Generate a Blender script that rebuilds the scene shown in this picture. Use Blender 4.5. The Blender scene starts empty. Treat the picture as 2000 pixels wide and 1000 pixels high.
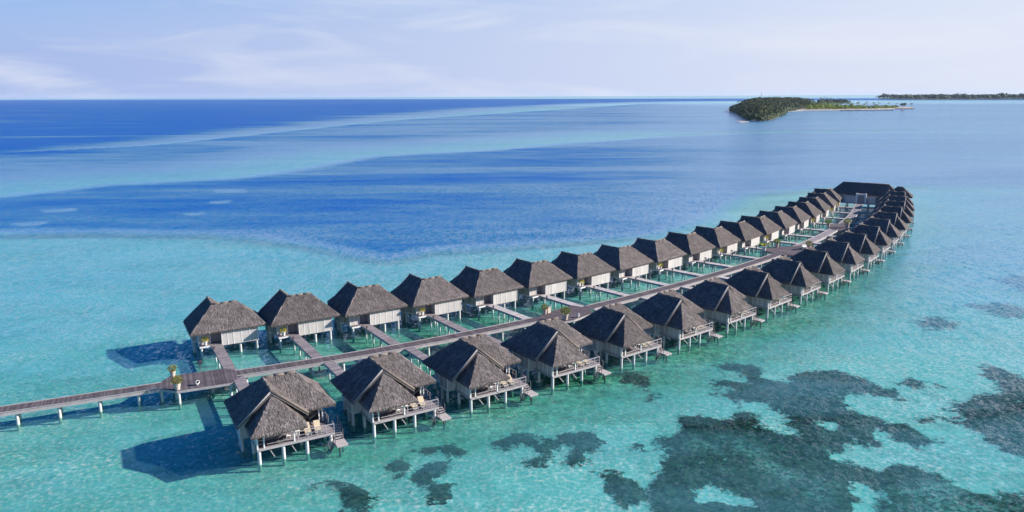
import bpy, math, random
import numpy as np
from mathutils import Matrix, Vector
random.seed(7); rng = np.random.default_rng(7)
S = bpy.context.scene; COL = S.collection
R = math.radians

# ------------------------------------------------------------------ camera
F_, YC, SL, HC = 1450., 184., -9/2000., 38.          # focal in photo pixels, horizon row, horizon slope, camera height
_r = math.atan(SL); c_, s_ = math.cos(_r), math.sin(_r)
PIT = math.atan(c_*(500-YC)/F_)
def un(px, py, z=0.):
    """photo pixel -> point on the level plane z"""
    x = px-1000; y = 500-py
    xr = c_*x-s_*y; yr = s_*x+c_*y
    d = np.array([xr, F_*math.cos(PIT)+yr*math.sin(PIT), -F_*math.sin(PIT)+yr*math.cos(PIT)])
    return d*((z-HC)/d[2])+np.array([0, 0, HC])
cam_d = bpy.data.cameras.new('camera'); cam = bpy.data.objects.new('camera', cam_d); COL.objects.link(cam)
R0 = Vector((1, 0, 0)); U0 = Vector((0, math.sin(PIT), math.cos(PIT))); FW = Vector((0, math.cos(PIT), -math.sin(PIT)))
Rv = R0*c_+U0*s_; Uv = U0*c_-R0*s_
m = Matrix((Rv, Uv, -FW)).transposed().to_4x4(); m.translation = (0, 0, HC); cam.matrix_world = m
cam_d.sensor_width = 36; cam_d.lens = F_/2000*36; cam_d.clip_end = 40000; cam_d.clip_start = .5
S.camera = cam

# ------------------------------------------------------------------ light
EXPO = .9; GAIN = 2**EXPO
SUN_EL, SUN_AZ = R(27), R(5)                        # azimuth counted from +x towards +y
W = bpy.data.worlds.new('World'); S.world = W; W.use_nodes = True
wn, wl = W.node_tree.nodes, W.node_tree.links
wn.clear()
def wnode(t, **k):
    n = wn.new(t)
    for a, b in k.items(): setattr(n, a, b)
    return n
sky = wnode('ShaderNodeTexSky', sky_type='NISHITA', sun_disc=False, sun_elevation=SUN_EL, sun_rotation=math.pi/2-SUN_AZ,
            altitude=30, air_density=1.0, dust_density=.4, ozone_density=3)
tc = wnode('ShaderNodeTexCoord'); mp = wnode('ShaderNodeMapping'); mp.inputs['Scale'].default_value = (1.1, 1.1, 7.0)
wl.new(tc.outputs['Generated'], mp.inputs['Vector'])
mp.inputs['Rotation'].default_value = (R(4), R(-3), R(20))
n1 = wnode('ShaderNodeTexNoise'); n1.inputs['Scale'].default_value = 3.0; n1.inputs['Detail'].default_value = 7; n1.inputs['Roughness'].default_value = .55; n1.inputs['Distortion'].default_value = .9
wl.new(mp.outputs[0], n1.inputs['Vector'])
r1 = wnode('ShaderNodeValToRGB'); r1.color_ramp.elements[0].position = .47; r1.color_ramp.elements[1].position = .72
r1.color_ramp.elements[1].color = (.62, .62, .62, 1)
wl.new(n1.outputs['Fac'], r1.inputs['Fac'])
tint = wnode('ShaderNodeMix', data_type='RGBA', blend_type='MULTIPLY'); tint.inputs['Factor'].default_value = 1
tint.inputs['B'].default_value = (.98, .97, 1.12, 1)
wl.new(sky.outputs[0], tint.inputs['A'])
hsv = wnode('ShaderNodeHueSaturation'); hsv.inputs['Saturation'].default_value = 1.55; hsv.inputs['Value'].default_value = 1.1
wl.new(tint.outputs['Result'], hsv.inputs['Color'])
# sea haze low in the sky: pale lavender, whiter towards the sun; thin cloud lies over it
def wmath(op, a, b=None, clamp=False):
    n = wnode('ShaderNodeMath', operation=op, use_clamp=clamp)
    for i, v in enumerate((a, b)):
        if v is None: continue
        if isinstance(v, (int, float)): n.inputs[i].default_value = v
        else: wl.new(v, n.inputs[i])
    return n.outputs[0]
BGS = .07; HK = 1/(BGS*GAIN)
dt = wnode('ShaderNodeVectorMath', operation='DOT_PRODUCT'); wl.new(tc.outputs['Generated'], dt.inputs[0])
dt.inputs[1].default_value = (math.cos(SUN_AZ), math.sin(SUN_AZ), 0)
qv = wmath('MULTIPLY_ADD', dt.outputs['Value'], .5); qv.node.inputs[2].default_value = .5
hz = wnode('ShaderNodeMix', data_type='RGBA'); wl.new(qv, hz.inputs['Factor'])
hz.inputs['A'].default_value = (.21*HK, .355*HK, .77*HK, 1); hz.inputs['B'].default_value = (.87*HK, .90*HK, .98*HK, 1)
veil = wnode('ShaderNodeMix', data_type='RGBA'); wl.new(hz.outputs['Result'], veil.inputs['A']); veil.inputs['B'].default_value = (.80*HK, .83*HK, .93*HK, 1)
wl.new(r1.outputs['Color'], veil.inputs['Factor'])
sx = wnode('ShaderNodeSeparateXYZ'); wl.new(tc.outputs['Generated'], sx.inputs[0])
el = wnode('ShaderNodeMapRange', interpolation_type='SMOOTHSTEP'); el.inputs['From Min'].default_value = .02; wl.new(wmath('MULTIPLY_ADD', wmath('POWER', qv, 1.5), .62), el.inputs['From Max']); el.inputs['From Max'].links[0].from_node.inputs[2].default_value = .17
el.inputs['To Min'].default_value = 1; el.inputs['To Max'].default_value = 0; wl.new(sx.outputs['Z'], el.inputs['Value'])
cm = wnode('ShaderNodeMix', data_type='RGBA')
wl.new(el.outputs[0], cm.inputs['Factor']); wl.new(hsv.outputs[0], cm.inputs['A']); wl.new(veil.outputs['Result'], cm.inputs['B'])
bg = wnode('ShaderNodeBackground'); bg.inputs['Strength'].default_value = BGS
wo = wnode('ShaderNodeOutputWorld')
wl.new(cm.outputs['Result'], bg.inputs['Color']); wl.new(bg.outputs[0], wo.inputs['Surface'])

sd = bpy.data.lights.new('sun', 'SUN'); sd.energy = 5.0; sd.angle = R(.6); sd.color = (1, .93, .84)
sun = bpy.data.objects.new('sun', sd); COL.objects.link(sun)
sv = Vector((math.cos(SUN_AZ)*math.cos(SUN_EL), math.sin(SUN_AZ)*math.cos(SUN_EL), math.sin(SUN_EL)))
sun.rotation_euler = sv.to_track_quat('Z', 'Y').to_euler(); sun.location = (200, 0, 150)
S.view_settings.view_transform = 'Standard'; S.view_settings.look = 'None'; S.view_settings.exposure = EXPO; S.view_settings.gamma = 1
S.cycles.use_denoising = True
S.cycles.max_bounces = 4; S.cycles.transparent_max_bounces = 10; S.cycles.diffuse_bounces = 2; S.cycles.glossy_bounces = 2
S.cycles.caustics_reflective = False; S.cycles.caustics_refractive = False

# ------------------------------------------------------------------ helpers
def tag(o, label=None, cat=None, group=None, kind=None):
    if label: o['label'] = label
    if cat: o['category'] = cat
    if group: o['group'] = group
    if kind: o['kind'] = kind
    return o
def empty(name, loc=(0, 0, 0), rz=0., parent=None):
    o = bpy.data.objects.new(name, None); COL.objects.link(o); o.location = loc; o.rotation_euler = (0, 0, rz)
    o.empty_display_size = .3
    if parent: o.parent = parent
    return o
def copy_tree(o, parent=None):
    c = o.copy(); COL.objects.link(c); c.parent = parent
    for ch in o.children: copy_tree(ch, c)
    return c
class MB:
    def __init__(s): s.v = []; s.f = []; s.r = []
    def poly(s, pts, r=None):
        b = len(s.v); s.v += [tuple(map(float, p)) for p in pts]; s.f.append(tuple(range(b, b+len(pts)))); s.r.append(random.random() if r is None else r); return s
    def hexa(s, p, r=None):                          # 8 points: bottom ring, top ring
        b = len(s.v); s.v += [tuple(map(float, q)) for q in p]; r = random.random() if r is None else r
        for f in ((3, 2, 1, 0), (4, 5, 6, 7), (0, 1, 5, 4), (1, 2, 6, 5), (2, 3, 7, 6), (3, 0, 4, 7)):
            s.f.append(tuple(b+i for i in f)); s.r.append(r)
        return s
    def box(s, x0, x1, y0, y1, z0, z1, r=None):
        if y0 > y1: y0, y1 = y1, y0
        if x0 > x1: x0, x1 = x1, x0
        return s.hexa([(x0, y0, z0), (x1, y0, z0), (x1, y1, z0), (x0, y1, z0), (x0, y0, z1), (x1, y0, z1), (x1, y1, z1), (x0, y1, z1)], r)
    def tube(s, a, b, ra, rb=None, n=8, caps=True, r=None):
        rb = ra if rb is None else rb; a = Vector(a); b = Vector(b); d = (b-a).normalized()
        x = d.orthogonal().normalized(); y = d.cross(x); k = len(s.v); r = random.random() if r is None else r
        for q, rad in ((a, ra), (b, rb)):
            for i in range(n):
                t = 2*math.pi*i/n; s.v.append(tuple(q+x*math.cos(t)*rad+y*math.sin(t)*rad))
        for i in range(n): s.f.append((k+i, k+(i+1) % n, k+n+(i+1) % n, k+n+i)); s.r.append(r)
        if caps:
            s.f.append(tuple(k+n-1-i for i in range(n))); s.r.append(r); s.f.append(tuple(k+n+i for i in range(n))); s.r.append(r)
        return s
    def lathe(s, prof, c=(0, 0, 0), n=14, r=.5):
        k = len(s.v)
        for rad, z in prof:
            for i in range(n):
                t = 2*math.pi*i/n; s.v.append((c[0]+rad*math.cos(t), c[1]+rad*math.sin(t), c[2]+z))
        for j in range(len(prof)-1):
            for i in range(n): s.f.append((k+j*n+i, k+j*n+(i+1) % n, k+(j+1)*n+(i+1) % n, k+(j+1)*n+i)); s.r.append(r)
        return s
    def prism(s, pts, z0, z1, r=None):
        n = len(pts); k = len(s.v); r = random.random() if r is None else r
        s.v += [(float(p[0]), float(p[1]), z0) for p in pts]+[(float(p[0]), float(p[1]), z1) for p in pts]
        s.f.append(tuple(k+n-1-i for i in range(n))); s.f.append(tuple(k+n+i for i in range(n))); s.r += [r, r]
        for i in range(n): s.f.append((k+i, k+(i+1) % n, k+n+(i+1) % n, k+n+i)); s.r.append(r)
        return s
    def mesh(s, name, mat, smooth=False):
        me = bpy.data.meshes.new(name); me.from_pydata(s.v, [], s.f)
        at = me.attributes.new('rnd', 'FLOAT', 'FACE'); at.data.foreach_set('value', np.array(s.r, dtype=np.float32))
        if mat: me.materials.append(mat)
        if smooth: me.polygons.foreach_set('use_smooth', np.ones(len(s.f), bool))
        me.update(); return me
    def build(s, name, mat, parent=None, smooth=False, mir=1):
        if mir < 0:
            s.v = [(x, -y, z) for x, y, z in s.v]; s.f = [f[::-1] for f in s.f]
        return put(name, s.mesh(name, mat, smooth), parent)
def put(name, me, parent=None, loc=(0, 0, 0), rz=0.):
    o = bpy.data.objects.new(name, me); COL.objects.link(o); o.parent = parent; o.location = loc; o.rotation_euler = (0, 0, rz); return o
def ccw(p):
    p = [(float(q[0]), float(q[1])) for q in p]
    a = sum(p[i][0]*p[(i+1) % len(p)][1]-p[(i+1) % len(p)][0]*p[i][1] for i in range(len(p)))
    return p if a > 0 else p[::-1]
def clip(poly, n, d):                                # keep n.p <= d
    out = []
    for i in range(len(poly)):
        a, b = poly[i], poly[(i+1) % len(poly)]
        da, db = a[0]*n[0]+a[1]*n[1]-d, b[0]*n[0]+b[1]*n[1]-d
        if da <= 0: out.append(a)
        if (da < 0) != (db < 0) and da != db:
            t = da/(da-db); out.append((a[0]+(b[0]-a[0])*t, a[1]+(b[1]-a[1])*t))
    return out
def planks(mb, poly, ang, z0, z1, w=.15, gap=.02):
    poly = ccw(poly); d = (math.cos(ang), math.sin(ang)); q = [p[0]*d[0]+p[1]*d[1] for p in poly]
    a, b = min(q), max(q); k = a
    while k < b:
        s = clip(clip(poly, d, min(k+w-gap, b)), (-d[0], -d[1]), -k)
        if len(s) > 2: mb.prism(s, z0, z1-random.random()*.008)
        k += w
    return mb

ORD = ['first', 'second', 'third', 'fourth', 'fifth', 'sixth', 'seventh', 'eighth', 'ninth', 'tenth', 'eleventh', 'twelfth', 'thirteenth',
       'fourteenth', 'fifteenth', 'sixteenth', 'seventeenth', 'eighteenth', 'nineteenth', 'twentieth']

# ------------------------------------------------------------------ materials
def newmat(name):
    mt = bpy.data.materials.new(name); mt.use_nodes = True; nt = mt.node_tree; nt.nodes.clear()
    return mt, nt, nt.nodes, nt.links
def mk(name, c1, c2, scale=3., rough=.8, coord='Object', stretch=(1, 1, 1), detail=4, bump=0., rnd=0., objr=0., spec=.3, trans=0., bscale=None, stain=False, offs=False):
    """two-tone noise material; rnd = spread of the per-piece attribute, objr = spread per object"""
    mt, nt, N, L = newmat(name)
    def nd(t, **k):
        n = N.new(t)
        for a, b in k.items(): setattr(n, a, b)
        return n
    out = nd('ShaderNodeOutputMaterial'); p = nd('ShaderNodeBsdfPrincipled')
    p.inputs['Roughness'].default_value = rough; p.inputs['Specular IOR Level'].default_value = spec
    t = nd('ShaderNodeTexCoord'); mpn = nd('ShaderNodeMapping'); mpn.inputs['Scale'].default_value = stretch
    if offs:
        oi0 = nd('ShaderNodeObjectInfo'); va = nd('ShaderNodeVectorMath', operation='ADD'); L.new(t.outputs[coord], va.inputs[0]); L.new(oi0.outputs['Location'], va.inputs[1]); L.new(va.outputs[0], mpn.inputs['Vector'])
    else: L.new(t.outputs[coord], mpn.inputs['Vector'])
    nz = nd('ShaderNodeTexNoise'); nz.inputs['Scale'].default_value = scale; nz.inputs['Detail'].default_value = detail; nz.inputs['Roughness'].default_value = .65
    L.new(mpn.outputs[0], nz.inputs['Vector'])
    rp = nd('ShaderNodeMapRange'); rp.inputs['From Min'].default_value = .3; rp.inputs['From Max'].default_value = .7
    L.new(nz.outputs['Fac'], rp.inputs['Value'])
    mx = nd('ShaderNodeMix', data_type='RGBA'); mx.inputs['A'].default_value = (*c1, 1); mx.inputs['B'].default_value = (*c2, 1)
    L.new(rp.outputs[0], mx.inputs['Factor']); col = mx.outputs['Result']
    def vary(src, amt, col):
        mr = nd('ShaderNodeMapRange'); mr.inputs['To Min'].default_value = 1-amt; mr.inputs['To Max'].default_value = 1+amt
        L.new(src, mr.inputs['Value'])
        mm = nd('ShaderNodeMix', data_type='RGBA', blend_type='MULTIPLY'); mm.inputs['Factor'].default_value = 1
        L.new(col, mm.inputs['A']); L.new(mr.outputs[0], mm.inputs['B']); return mm.outputs['Result']
    if stain:                                        # algae below the tide line
        sp = nd('ShaderNodeSeparateXYZ'); L.new(nd('ShaderNodeNewGeometry').outputs['Position'], sp.inputs[0]); sr = nd('ShaderNodeMapRange'); sr.inputs['From Min'].default_value = .22; sr.inputs['From Max'].default_value = -.05
        L.new(sp.outputs['Z'], sr.inputs['Value']); sx_ = nd('ShaderNodeMix', data_type='RGBA'); L.new(sr.outputs[0], sx_.inputs['Factor']); L.new(col, sx_.inputs['A']); sx_.inputs['B'].default_value = (.22, .34, .27, 1); col = sx_.outputs['Result']
    if rnd:
        at = nd('ShaderNodeAttribute', attribute_name='rnd'); col = vary(at.outputs['Fac'], rnd, col)
    if objr:
        oi = nd('ShaderNodeObjectInfo'); col = vary(oi.outputs['Random'], objr, col)
    L.new(col, p.inputs['Base Color'])
    if bump:
        b = nd('ShaderNodeBump'); b.inputs['Strength'].default_value = bump; b.inputs['Distance'].default_value = .05
        if bscale:
            nz2 = nd('ShaderNodeTexNoise'); nz2.inputs['Scale'].default_value = bscale; nz2.inputs['Detail'].default_value = 3
            L.new(mpn.outputs[0], nz2.inputs['Vector']); L.new(nz2.outputs['Fac'], b.inputs['Height'])
        else: L.new(nz.outputs['Fac'], b.inputs['Height'])
        L.new(b.outputs[0], p.inputs['Normal'])
    if trans:
        tr = nd('ShaderNodeBsdfTranslucent'); L.new(col, tr.inputs['Color']); ms = nd('ShaderNodeMixShader'); ms.inputs['Fac'].default_value = trans
        L.new(p.outputs[0], ms.inputs[1]); L.new(tr.outputs[0], ms.inputs[2]); L.new(ms.outputs[0], out.inputs['Surface'])
    else: L.new(p.outputs[0], out.inputs['Surface'])
    return mt
M = dict(
    thatch=mk('thatch', (.104, .089, .085), (.235, .204, .195), .9, .92, rnd=.45, objr=.15, offs=True, detail=6, bump=.5, bscale=14),
    thatch_base=mk('thatch_underlayer', (.055, .046, .043), (.125, .107, .10), 5, .95, detail=6, bump=.8, bscale=18),
    ridge=mk('ridge_thatch', (.13, .108, .093), (.20, .168, .145), 4, .9, rnd=.25, bump=.4),
    verge=mk('weathered_verge', (.20, .19, .185), (.30, .285, .28), 5, .8),
    panel=mk('taupe_board', (.42, .388, .366), (.54, .50, .475), 1.4, .7, stretch=(1, 1, .4), objr=.10, offs=True, detail=5),
    white=mk('white_paint', (.66, .65, .64), (.80, .79, .77), 2.5, .6),
    door=mk('grey_wood_door', (.27, .24, .235), (.37, .33, .32), 3, .6, stretch=(6, 6, .5)),
    concrete=mk('pale_pile_concrete', (.44, .45, .45), (.62, .62, .60), 3, .8, stretch=(1, 1, .6), detail=6, stain=True),
    wood=mk('weathered_planks', (.165, .142, .150), (.265, .232, .240), 1.1, .75, rnd=.32, detail=6, bump=.2, bscale=30),
    walk=mk('dark_walkway_planks', (.080, .064, .070), (.140, .115, .120), .55, .75, rnd=.34, detail=6, bump=.2, bscale=30),
    pale=mk('bleached_planks', (.36, .325, .32), (.48, .44, .435), .9, .75, rnd=.22, detail=6, bump=.2, bscale=30),
    bleach=mk('bleached_walkway', (.22, .195, .195), (.31, .28, .278), .6, .75, rnd=.25, detail=6),
    beam=mk('weathered_beam', (.30, .278, .285), (.42, .395, .395), 1.2, .8, detail=6),
    dark=mk('dark_interior', (.03, .027, .027), (.07, .06, .055), 2, .5),  # near-black brown of the villa ceiling
    glass=mk('window_glass', (.02, .025, .03), (.035, .04, .05), 1, .06, spec=.6),
    metal=mk('grey_metal', (.25, .25, .26), (.35, .35, .36), 4, .4, spec=.5),
    blackm=mk('black_metal', (.02, .02, .022), (.04, .04, .045), 4, .45),
    cushion=mk('beige_cushion', (.52, .42, .28), (.60, .50, .36), 6, .9),
    linen=mk('white_linen', (.74, .73, .70), (.82, .81, .79), 6, .85),
    blue=mk('blue_towel', (.03, .30, .42), (.06, .42, .55), 5, .9),
    navy=mk('blue_paint', (.02, .07, .30), (.04, .10, .38), 5, .5),
    pot=mk('sandstone_pot', (.48, .40, .34), (.60, .51, .44), 4, .85, bump=.2),
    potwhite=mk('white_pot', (.66, .62, .59), (.76, .72, .69), 4, .7),
    leaf=mk('shrub_leaf', (.09, .15, .015), (.22, .27, .03), 2.5, .6, rnd=.5, trans=.25),
    leafdry=mk('dry_shrub_leaf', (.16, .16, .03), (.28, .26, .06), 2.5, .7, rnd=.5, trans=.2),
    yellow=mk('yellow_green_leaf', (.40, .37, .012), (.62, .53, .02), 3, .6, rnd=.4, trans=.25),
    sign=mk('brown_sign', (.075, .045, .045), (.11, .07, .07), 4, .6),
    palm=mk('palm_frond', (.026, .046, .014), (.085, .105, .030), .03, .55, rnd=.75, coord='Object', trans=.15),
    wood_far=mk('far_broadleaf', (.018, .040, .014), (.050, .080, .022), .02, .7, rnd=.5, coord='Object', trans=.1),
    trunk=mk('palm_trunk', (.16, .13, .10), (.24, .20, .16), 1, .9),
    sand=mk('beach_sand', (.30, .26, .225), (.42, .365, .315), .05, .95),
    rock=mk('dark_rock', (.06, .055, .055), (.13, .12, .115), .3, .9),
    roofblue=mk('blue_roof', (.06, .17, .36), (.09, .22, .42), .3, .6),
    red=mk('red_hull', (.25, .03, .03), (.32, .05, .04), .5, .5),
)

# ------------------------------------------------------------------ rows of villas: positions from the photograph
Rpx = [(530, 763), (749, 722), (932.6, 680.6), (1090.5, 645), (1219.4, 615), (1330, 584), (1423.5, 558), (1499.5, 533.5), (1561.5, 512.5), (1614.5, 493),
       (1657, 475.3), (1691, 458), (1717, 443.4), (1737.3, 429), (1751, 417), (1761.5, 404.9), (1767, 393.9), (1768, 384.6), (1768, 375.2)]
Lpx = {0: (464, 724), 1: (633, 696.7), 2: (782, 671.5), 3: (921, 646), 4: (1038, 620), 5: (1140, 599), 6: (1234, 577), 7: (1311, 556), 8: (1378, 537), 9: (1440, 518.6),
       10: (1488, 502.4), 12: (1558, 476), 13: (1591, 462.4), 14: (1617.6, 449), 15: (1639, 437.6), 16: (1652, 426), 17: (1661.6, 414.4), 18: (1667, 405)}
ZD = 1.9
def smooth_fit(idx, pts, deg=4):
    px, py = np.polyfit(idx, pts[:, 0], deg), np.polyfit(idx, pts[:, 1], deg)
    return lambda i: np.array([np.polyval(px, i), np.polyval(py, i)])
RA = smooth_fit(np.arange(19), np.array([un(*p, 7.3) for p in Rpx]))
LA = smooth_fit(np.array(list(Lpx)), np.array([un(*p, ZD) for p in Lpx.values()]))
NV = 19
TH = lambda i: R(29.6+1.87*i)
def fr(i):
    a = TH(i); return np.array([math.cos(a), math.sin(a)]), np.array([-math.sin(a), math.cos(a)])
BW = 2.1                                             # boardwalk width
L_org, R_org, L_gang, R_gang = [], [], [], []
def bw_tan(i):
    d = LA(i+.02)-LA(i-.02); return d/np.hypot(*d)
def bw_c(i):                                         # centre line of the boardwalk
    d = bw_tan(i); return LA(i)-np.array([-d[1], d[0]])*BW/2
for i in range(NV):
    t, n = fr(i)
    g = LA(i)-t*.75; L_gang.append(g); L_org.append(g+n*(12.4-.46*i))
    o = RA(i)-t*.25+n*8.; R_org.append(o)

# ------------------------------------------------------------------ sea floor and sea
def world_poly(px, z=0.): return np.array([un(*p, z)[:2] for p in px])
def sdist(P, poly):
    """signed distance (negative inside) of points P to a closed polygon"""
    x, y = P[:, 0], P[:, 1]; d = np.full(len(P), 1e18); ins = np.zeros(len(P), bool); n = len(poly)
    for i in range(n):
        a, b = poly[i], poly[(i+1) % n]; ab = b-a; l2 = (ab@ab)+1e-9
        t = np.clip(((x-a[0])*ab[0]+(y-a[1])*ab[1])/l2, 0, 1)
        d = np.minimum(d, (x-a[0]-t*ab[0])**2+(y-a[1]-t*ab[1])**2)
        c = ((a[1] > y) != (b[1] > y)); xi = (b[0]-a[0])*(y-a[1])/((b[1]-a[1])+1e-12)+a[0]; ins ^= c & (x < xi)
    d = np.sqrt(d); d[ins] *= -1; return d
def sm(x, a, b):
    t = np.clip((x-a)/(b-a), 0, 1); return t*t*(3-2*t)
q6 = lambda pts: [(560+x/2.632, 800+y/2.632) for x, y in pts]
q8 = lambda pts: [(1200+x/2.5, 700+y/2.5) for x, y in pts]
CORAL = [q6(p) for p in (
    [(660, 230), (760, 205), (850, 190), (925, 225), (900, 250), (830, 262), (760, 245), (700, 245)],
    [(505, 310), (560, 285), (640, 285), (665, 310), (630, 350), (600, 390), (570, 380), (590, 345), (520, 335)],
    [(640, 360), (720, 300), (800, 295), (840, 320), (790, 360), (740, 395), (880, 405), (840, 440), (845, 480), (740, 500), (720, 460), (660, 455), (720, 420), (665, 395)],
    [(1000, 185), (1040, 170), (1060, 185), (1160, 140), (1270, 145), (1290, 165), (1270, 180), (1310, 190), (1310, 170), (1380, 165), (1400, 145), (1470, 150), (1520, 130), (1600, 150), (1630, 185), (1600, 220), (1540, 245), (1545, 290), (1500, 320), (1430, 295), (1440, 260), (1480, 230), (1450, 200), (1400, 200), (1370, 230), (1380, 260), (1330, 320), (1230, 310), (1210, 295), (1290, 260), (1270, 215), (1200, 205), (1160, 235), (1100, 235), (1080, 210)],
    [(1575, 335), (1640, 315), (1720, 340), (1840, 410), (1840, 470), (1770, 510), (1660, 490), (1690, 450), (1700, 400), (1640, 370)],
    [(90, 430), (130, 395), (270, 385), (360, 405), (410, 440), (460, 490), (440, 560), (260, 560), (290, 470), (260, 430), (170, 420), (110, 450)],
    [(1760, 205), (1810, 195), (1870, 220), (1830, 240)])]
CORAL += [q8(p) for p in (
    [(450, 55), (530, 38), (620, 38), (700, 55), (740, 110), (830, 135), (870, 95), (960, 72), (1080, 75), (1200, 100), (1300, 140), (1370, 170), (1420, 210), (1350, 205), (1250, 185), (1150, 185), (1110, 235), (1180, 270), (1300, 295), (1420, 320), (1600, 400), (1500, 430), (1380, 390), (1280, 345), (1250, 380), (1310, 430), (1280, 445), (1190, 400), (1140, 440), (1060, 455), (1090, 495), (1180, 510), (1290, 535), (1380, 505), (1480, 530), (1600, 560), (1640, 600), (1760, 640), (1960, 655), (2100, 620), (2200, 900), (160, 900), (180, 700), (160, 640), (240, 560), (250, 470), (190, 450), (210, 400), (330, 390), (300, 300), (400, 295), (500, 320), (570, 310), (600, 260), (700, 290), (720, 320), (690, 340), (760, 355), (900, 380), (860, 350), (740, 300), (850, 320), (830, 290), (700, 235), (560, 225), (470, 190), (560, 175), (430, 130), (520, 120), (650, 135), (610, 80), (520, 70)],
    [(1800, 20), (1900, 50), (2000, 90), (2300, 140), (2300, 540), (2000, 480), (1900, 450), (1800, 380), (1700, 320), (1600, 300), (1480, 300), (1560, 280), (1700, 290), (1620, 240), (1740, 180), (1900, 150), (1800, 70)],
    [(1370, 130), (1430, 95), (1500, 110), (1620, 130), (1450, 145)],
    [(-40, 560), (0, 570), (80, 600), (150, 650), (150, 700), (60, 740), (0, 680), (-40, 620)],
    [(0, 80), (60, 75), (130, 80), (190, 135), (150, 160), (250, 215), (170, 220), (110, 140), (40, 135)],
    [(70, 440), (130, 430), (180, 460), (130, 475)])]
CORAL += [[(1934, 545), (2000, 538), (2080, 560), (2000, 572)], [(1780, 632), (1830, 622), (1880, 640), (1810, 650)], [(1880, 600), (1960, 592), (2060, 618), (1960, 622)]]
SAND_HOLE = [q8(p) for p in ([(380, 650), (470, 605), (560, 650), (670, 710), (580, 720), (500, 690), (420, 700)],
                             [(1130, 610), (1200, 590), (1260, 620), (1300, 680), (1270, 800), (1170, 800), (1200, 680)],
                             [(1010, 320), (1080, 330), (1050, 360)])]
RUBBLE = [q8(p) for p in ([(380, 430), (560, 400), (820, 520), (1060, 620), (1000, 680), (760, 560), (520, 500)], [(1280, 720), (1500, 600), (2000, 680), (2100, 900), (1280, 900)])]
DEEP = [[(-900, 400), (0, 379), (200, 357), (450, 344), (550, 330), (700, 303), (925, 292), (1065, 279), (1252, 265), (1373, 260), (1500, 255), (2900, 250), (2900, 352), (1800, 366),
         (1640, 370), (1560, 379), (1505, 384), (1450, 409), (1411, 431), (1300, 462), (1150, 474), (1000, 484), (860, 492), (760, 512), (680, 501), (560, 478), (480, 468), (400, 461), (200, 459), (-900, 470)]]
OCEAN = [(-900, 345), (0, 312), (300, 284), (520, 262), (760, 236), (1000, 213), (1250, 203), (1400, 199), (1700, 197), (2900, 194), (2900, 188.7), (-900, 196.5)]
PATCH = [[(30, 437), (80, 433), (84, 438), (40, 441)], [(90, 411), (140, 408), (138, 412), (95, 414)], [(420, 371), (470, 370), (475, 375), (430, 376)], [(365, 417), (392, 416), (385, 420), (368, 420)],
         [(415, 394), (445, 392), (440, 396), (420, 397)]]
ys = [44.]
while ys[-1] < 12600: ys.append(ys[-1]*1.0125)
ys = np.array(ys); ks = np.concatenate([np.linspace(-2.2, -1.0, 40, endpoint=False), np.linspace(-1.0, 1.0, 330, endpoint=False), np.linspace(1.0, 2.2, 41)])
NXk = len(ks)
def grid(rows):
    P = np.stack([(ys[:rows, None]*ks[None]).ravel(), np.repeat(ys[:rows], NXk)], 1)
    i = np.arange((rows-1)*(NXk-1)); a = (i//(NXk-1))*NXk+i % (NXk-1)
    return P, np.stack([a, a+1, a+1+NXk, a+NXk], 1)
def gmesh(name, P, Q, z, attrs, mat):
    me = bpy.data.meshes.new(name); nv, nf = len(P), len(Q)
    me.vertices.add(nv); me.vertices.foreach_set('co', np.column_stack([P, z]).astype(np.float32).ravel())
    me.loops.add(nf*4); me.loops.foreach_set('vertex_index', Q.astype(np.int32).ravel())
    me.polygons.add(nf); me.polygons.foreach_set('loop_start', np.arange(0, nf*4, 4, dtype=np.int32)); me.polygons.foreach_set('use_smooth', np.ones(nf, bool))
    me.update(calc_edges=True)
    for k, v in attrs.items():
        at = me.attributes.new(k, 'FLOAT', 'POINT'); at.data.foreach_set('value', v.astype(np.float32))
    me.materials.append(mat); me.validate(); return me
def depth_glare_of(P):
    r = np.hypot(P[:, 0], P[:, 1]); soft = np.clip(r*.018, 2, 60)
    d = np.full(len(P), .05)
    # the lagoon deepens a little away from the rows on the far side
    lag = sm(P[:, 1]-.52*P[:, 0], 118, 190); d = d+.13*lag*(P[:, 0] < 70)
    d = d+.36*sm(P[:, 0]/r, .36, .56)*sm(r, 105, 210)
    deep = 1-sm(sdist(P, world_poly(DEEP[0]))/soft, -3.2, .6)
    d = d+((.86-.26*sm(P[:, 0]/r, .05, .45))-d)*deep  # right side set shallower: sky glare painted into the water colour
    reef = sdist(P, world_poly([(-900, 400), (0, 379), (200, 357), (450, 344), (550, 330), (700, 303), (925, 292), (1065, 279), (1252, 265), (1373, 260), (1500, 255), (2900, 250), (2900, 194), (1250, 203), (760, 236), (300, 284), (-900, 345)]))
    inr = reef < 0; dlow = np.abs(sdist(P, world_poly(DEEP[0])))/r
    d = np.where(inr, np.maximum(d, (.30+.5*sm(dlow, .0, .24))*(1-sm(P[:, 0]/r, .12, .30))+.56*sm(P[:, 0]/r, .12, .30)), d)  # right of the reef, a pale sheen is painted the same way
    oc = 1-sm(sdist(P, world_poly(OCEAN))/(r*.10), -1.6, 1.0); d = d+(1-d)*oc
    for p in PATCH:
        k = 1-sm(sdist(P, world_poly(p))/soft, -.3, .5); d = d+(.45-d)*k
    return np.clip(d, 0, 1)
rows_bed = int(np.searchsorted(ys, 2600)); Pb, Qb = grid(rows_bed); Ps, Qs = grid(len(ys))
near = Pb[:, 1] < 330; cor = np.full(len(Pb), 1.); Pn = Pb[near]
cf = np.full(len(Pn), 9.); rn = np.hypot(Pn[:, 0], Pn[:, 1]); sc = np.clip(rn*.012, .7, 4)
for p in CORAL: cf = np.minimum(cf, sdist(Pn, world_poly(p, -1.2))/sc)
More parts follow.
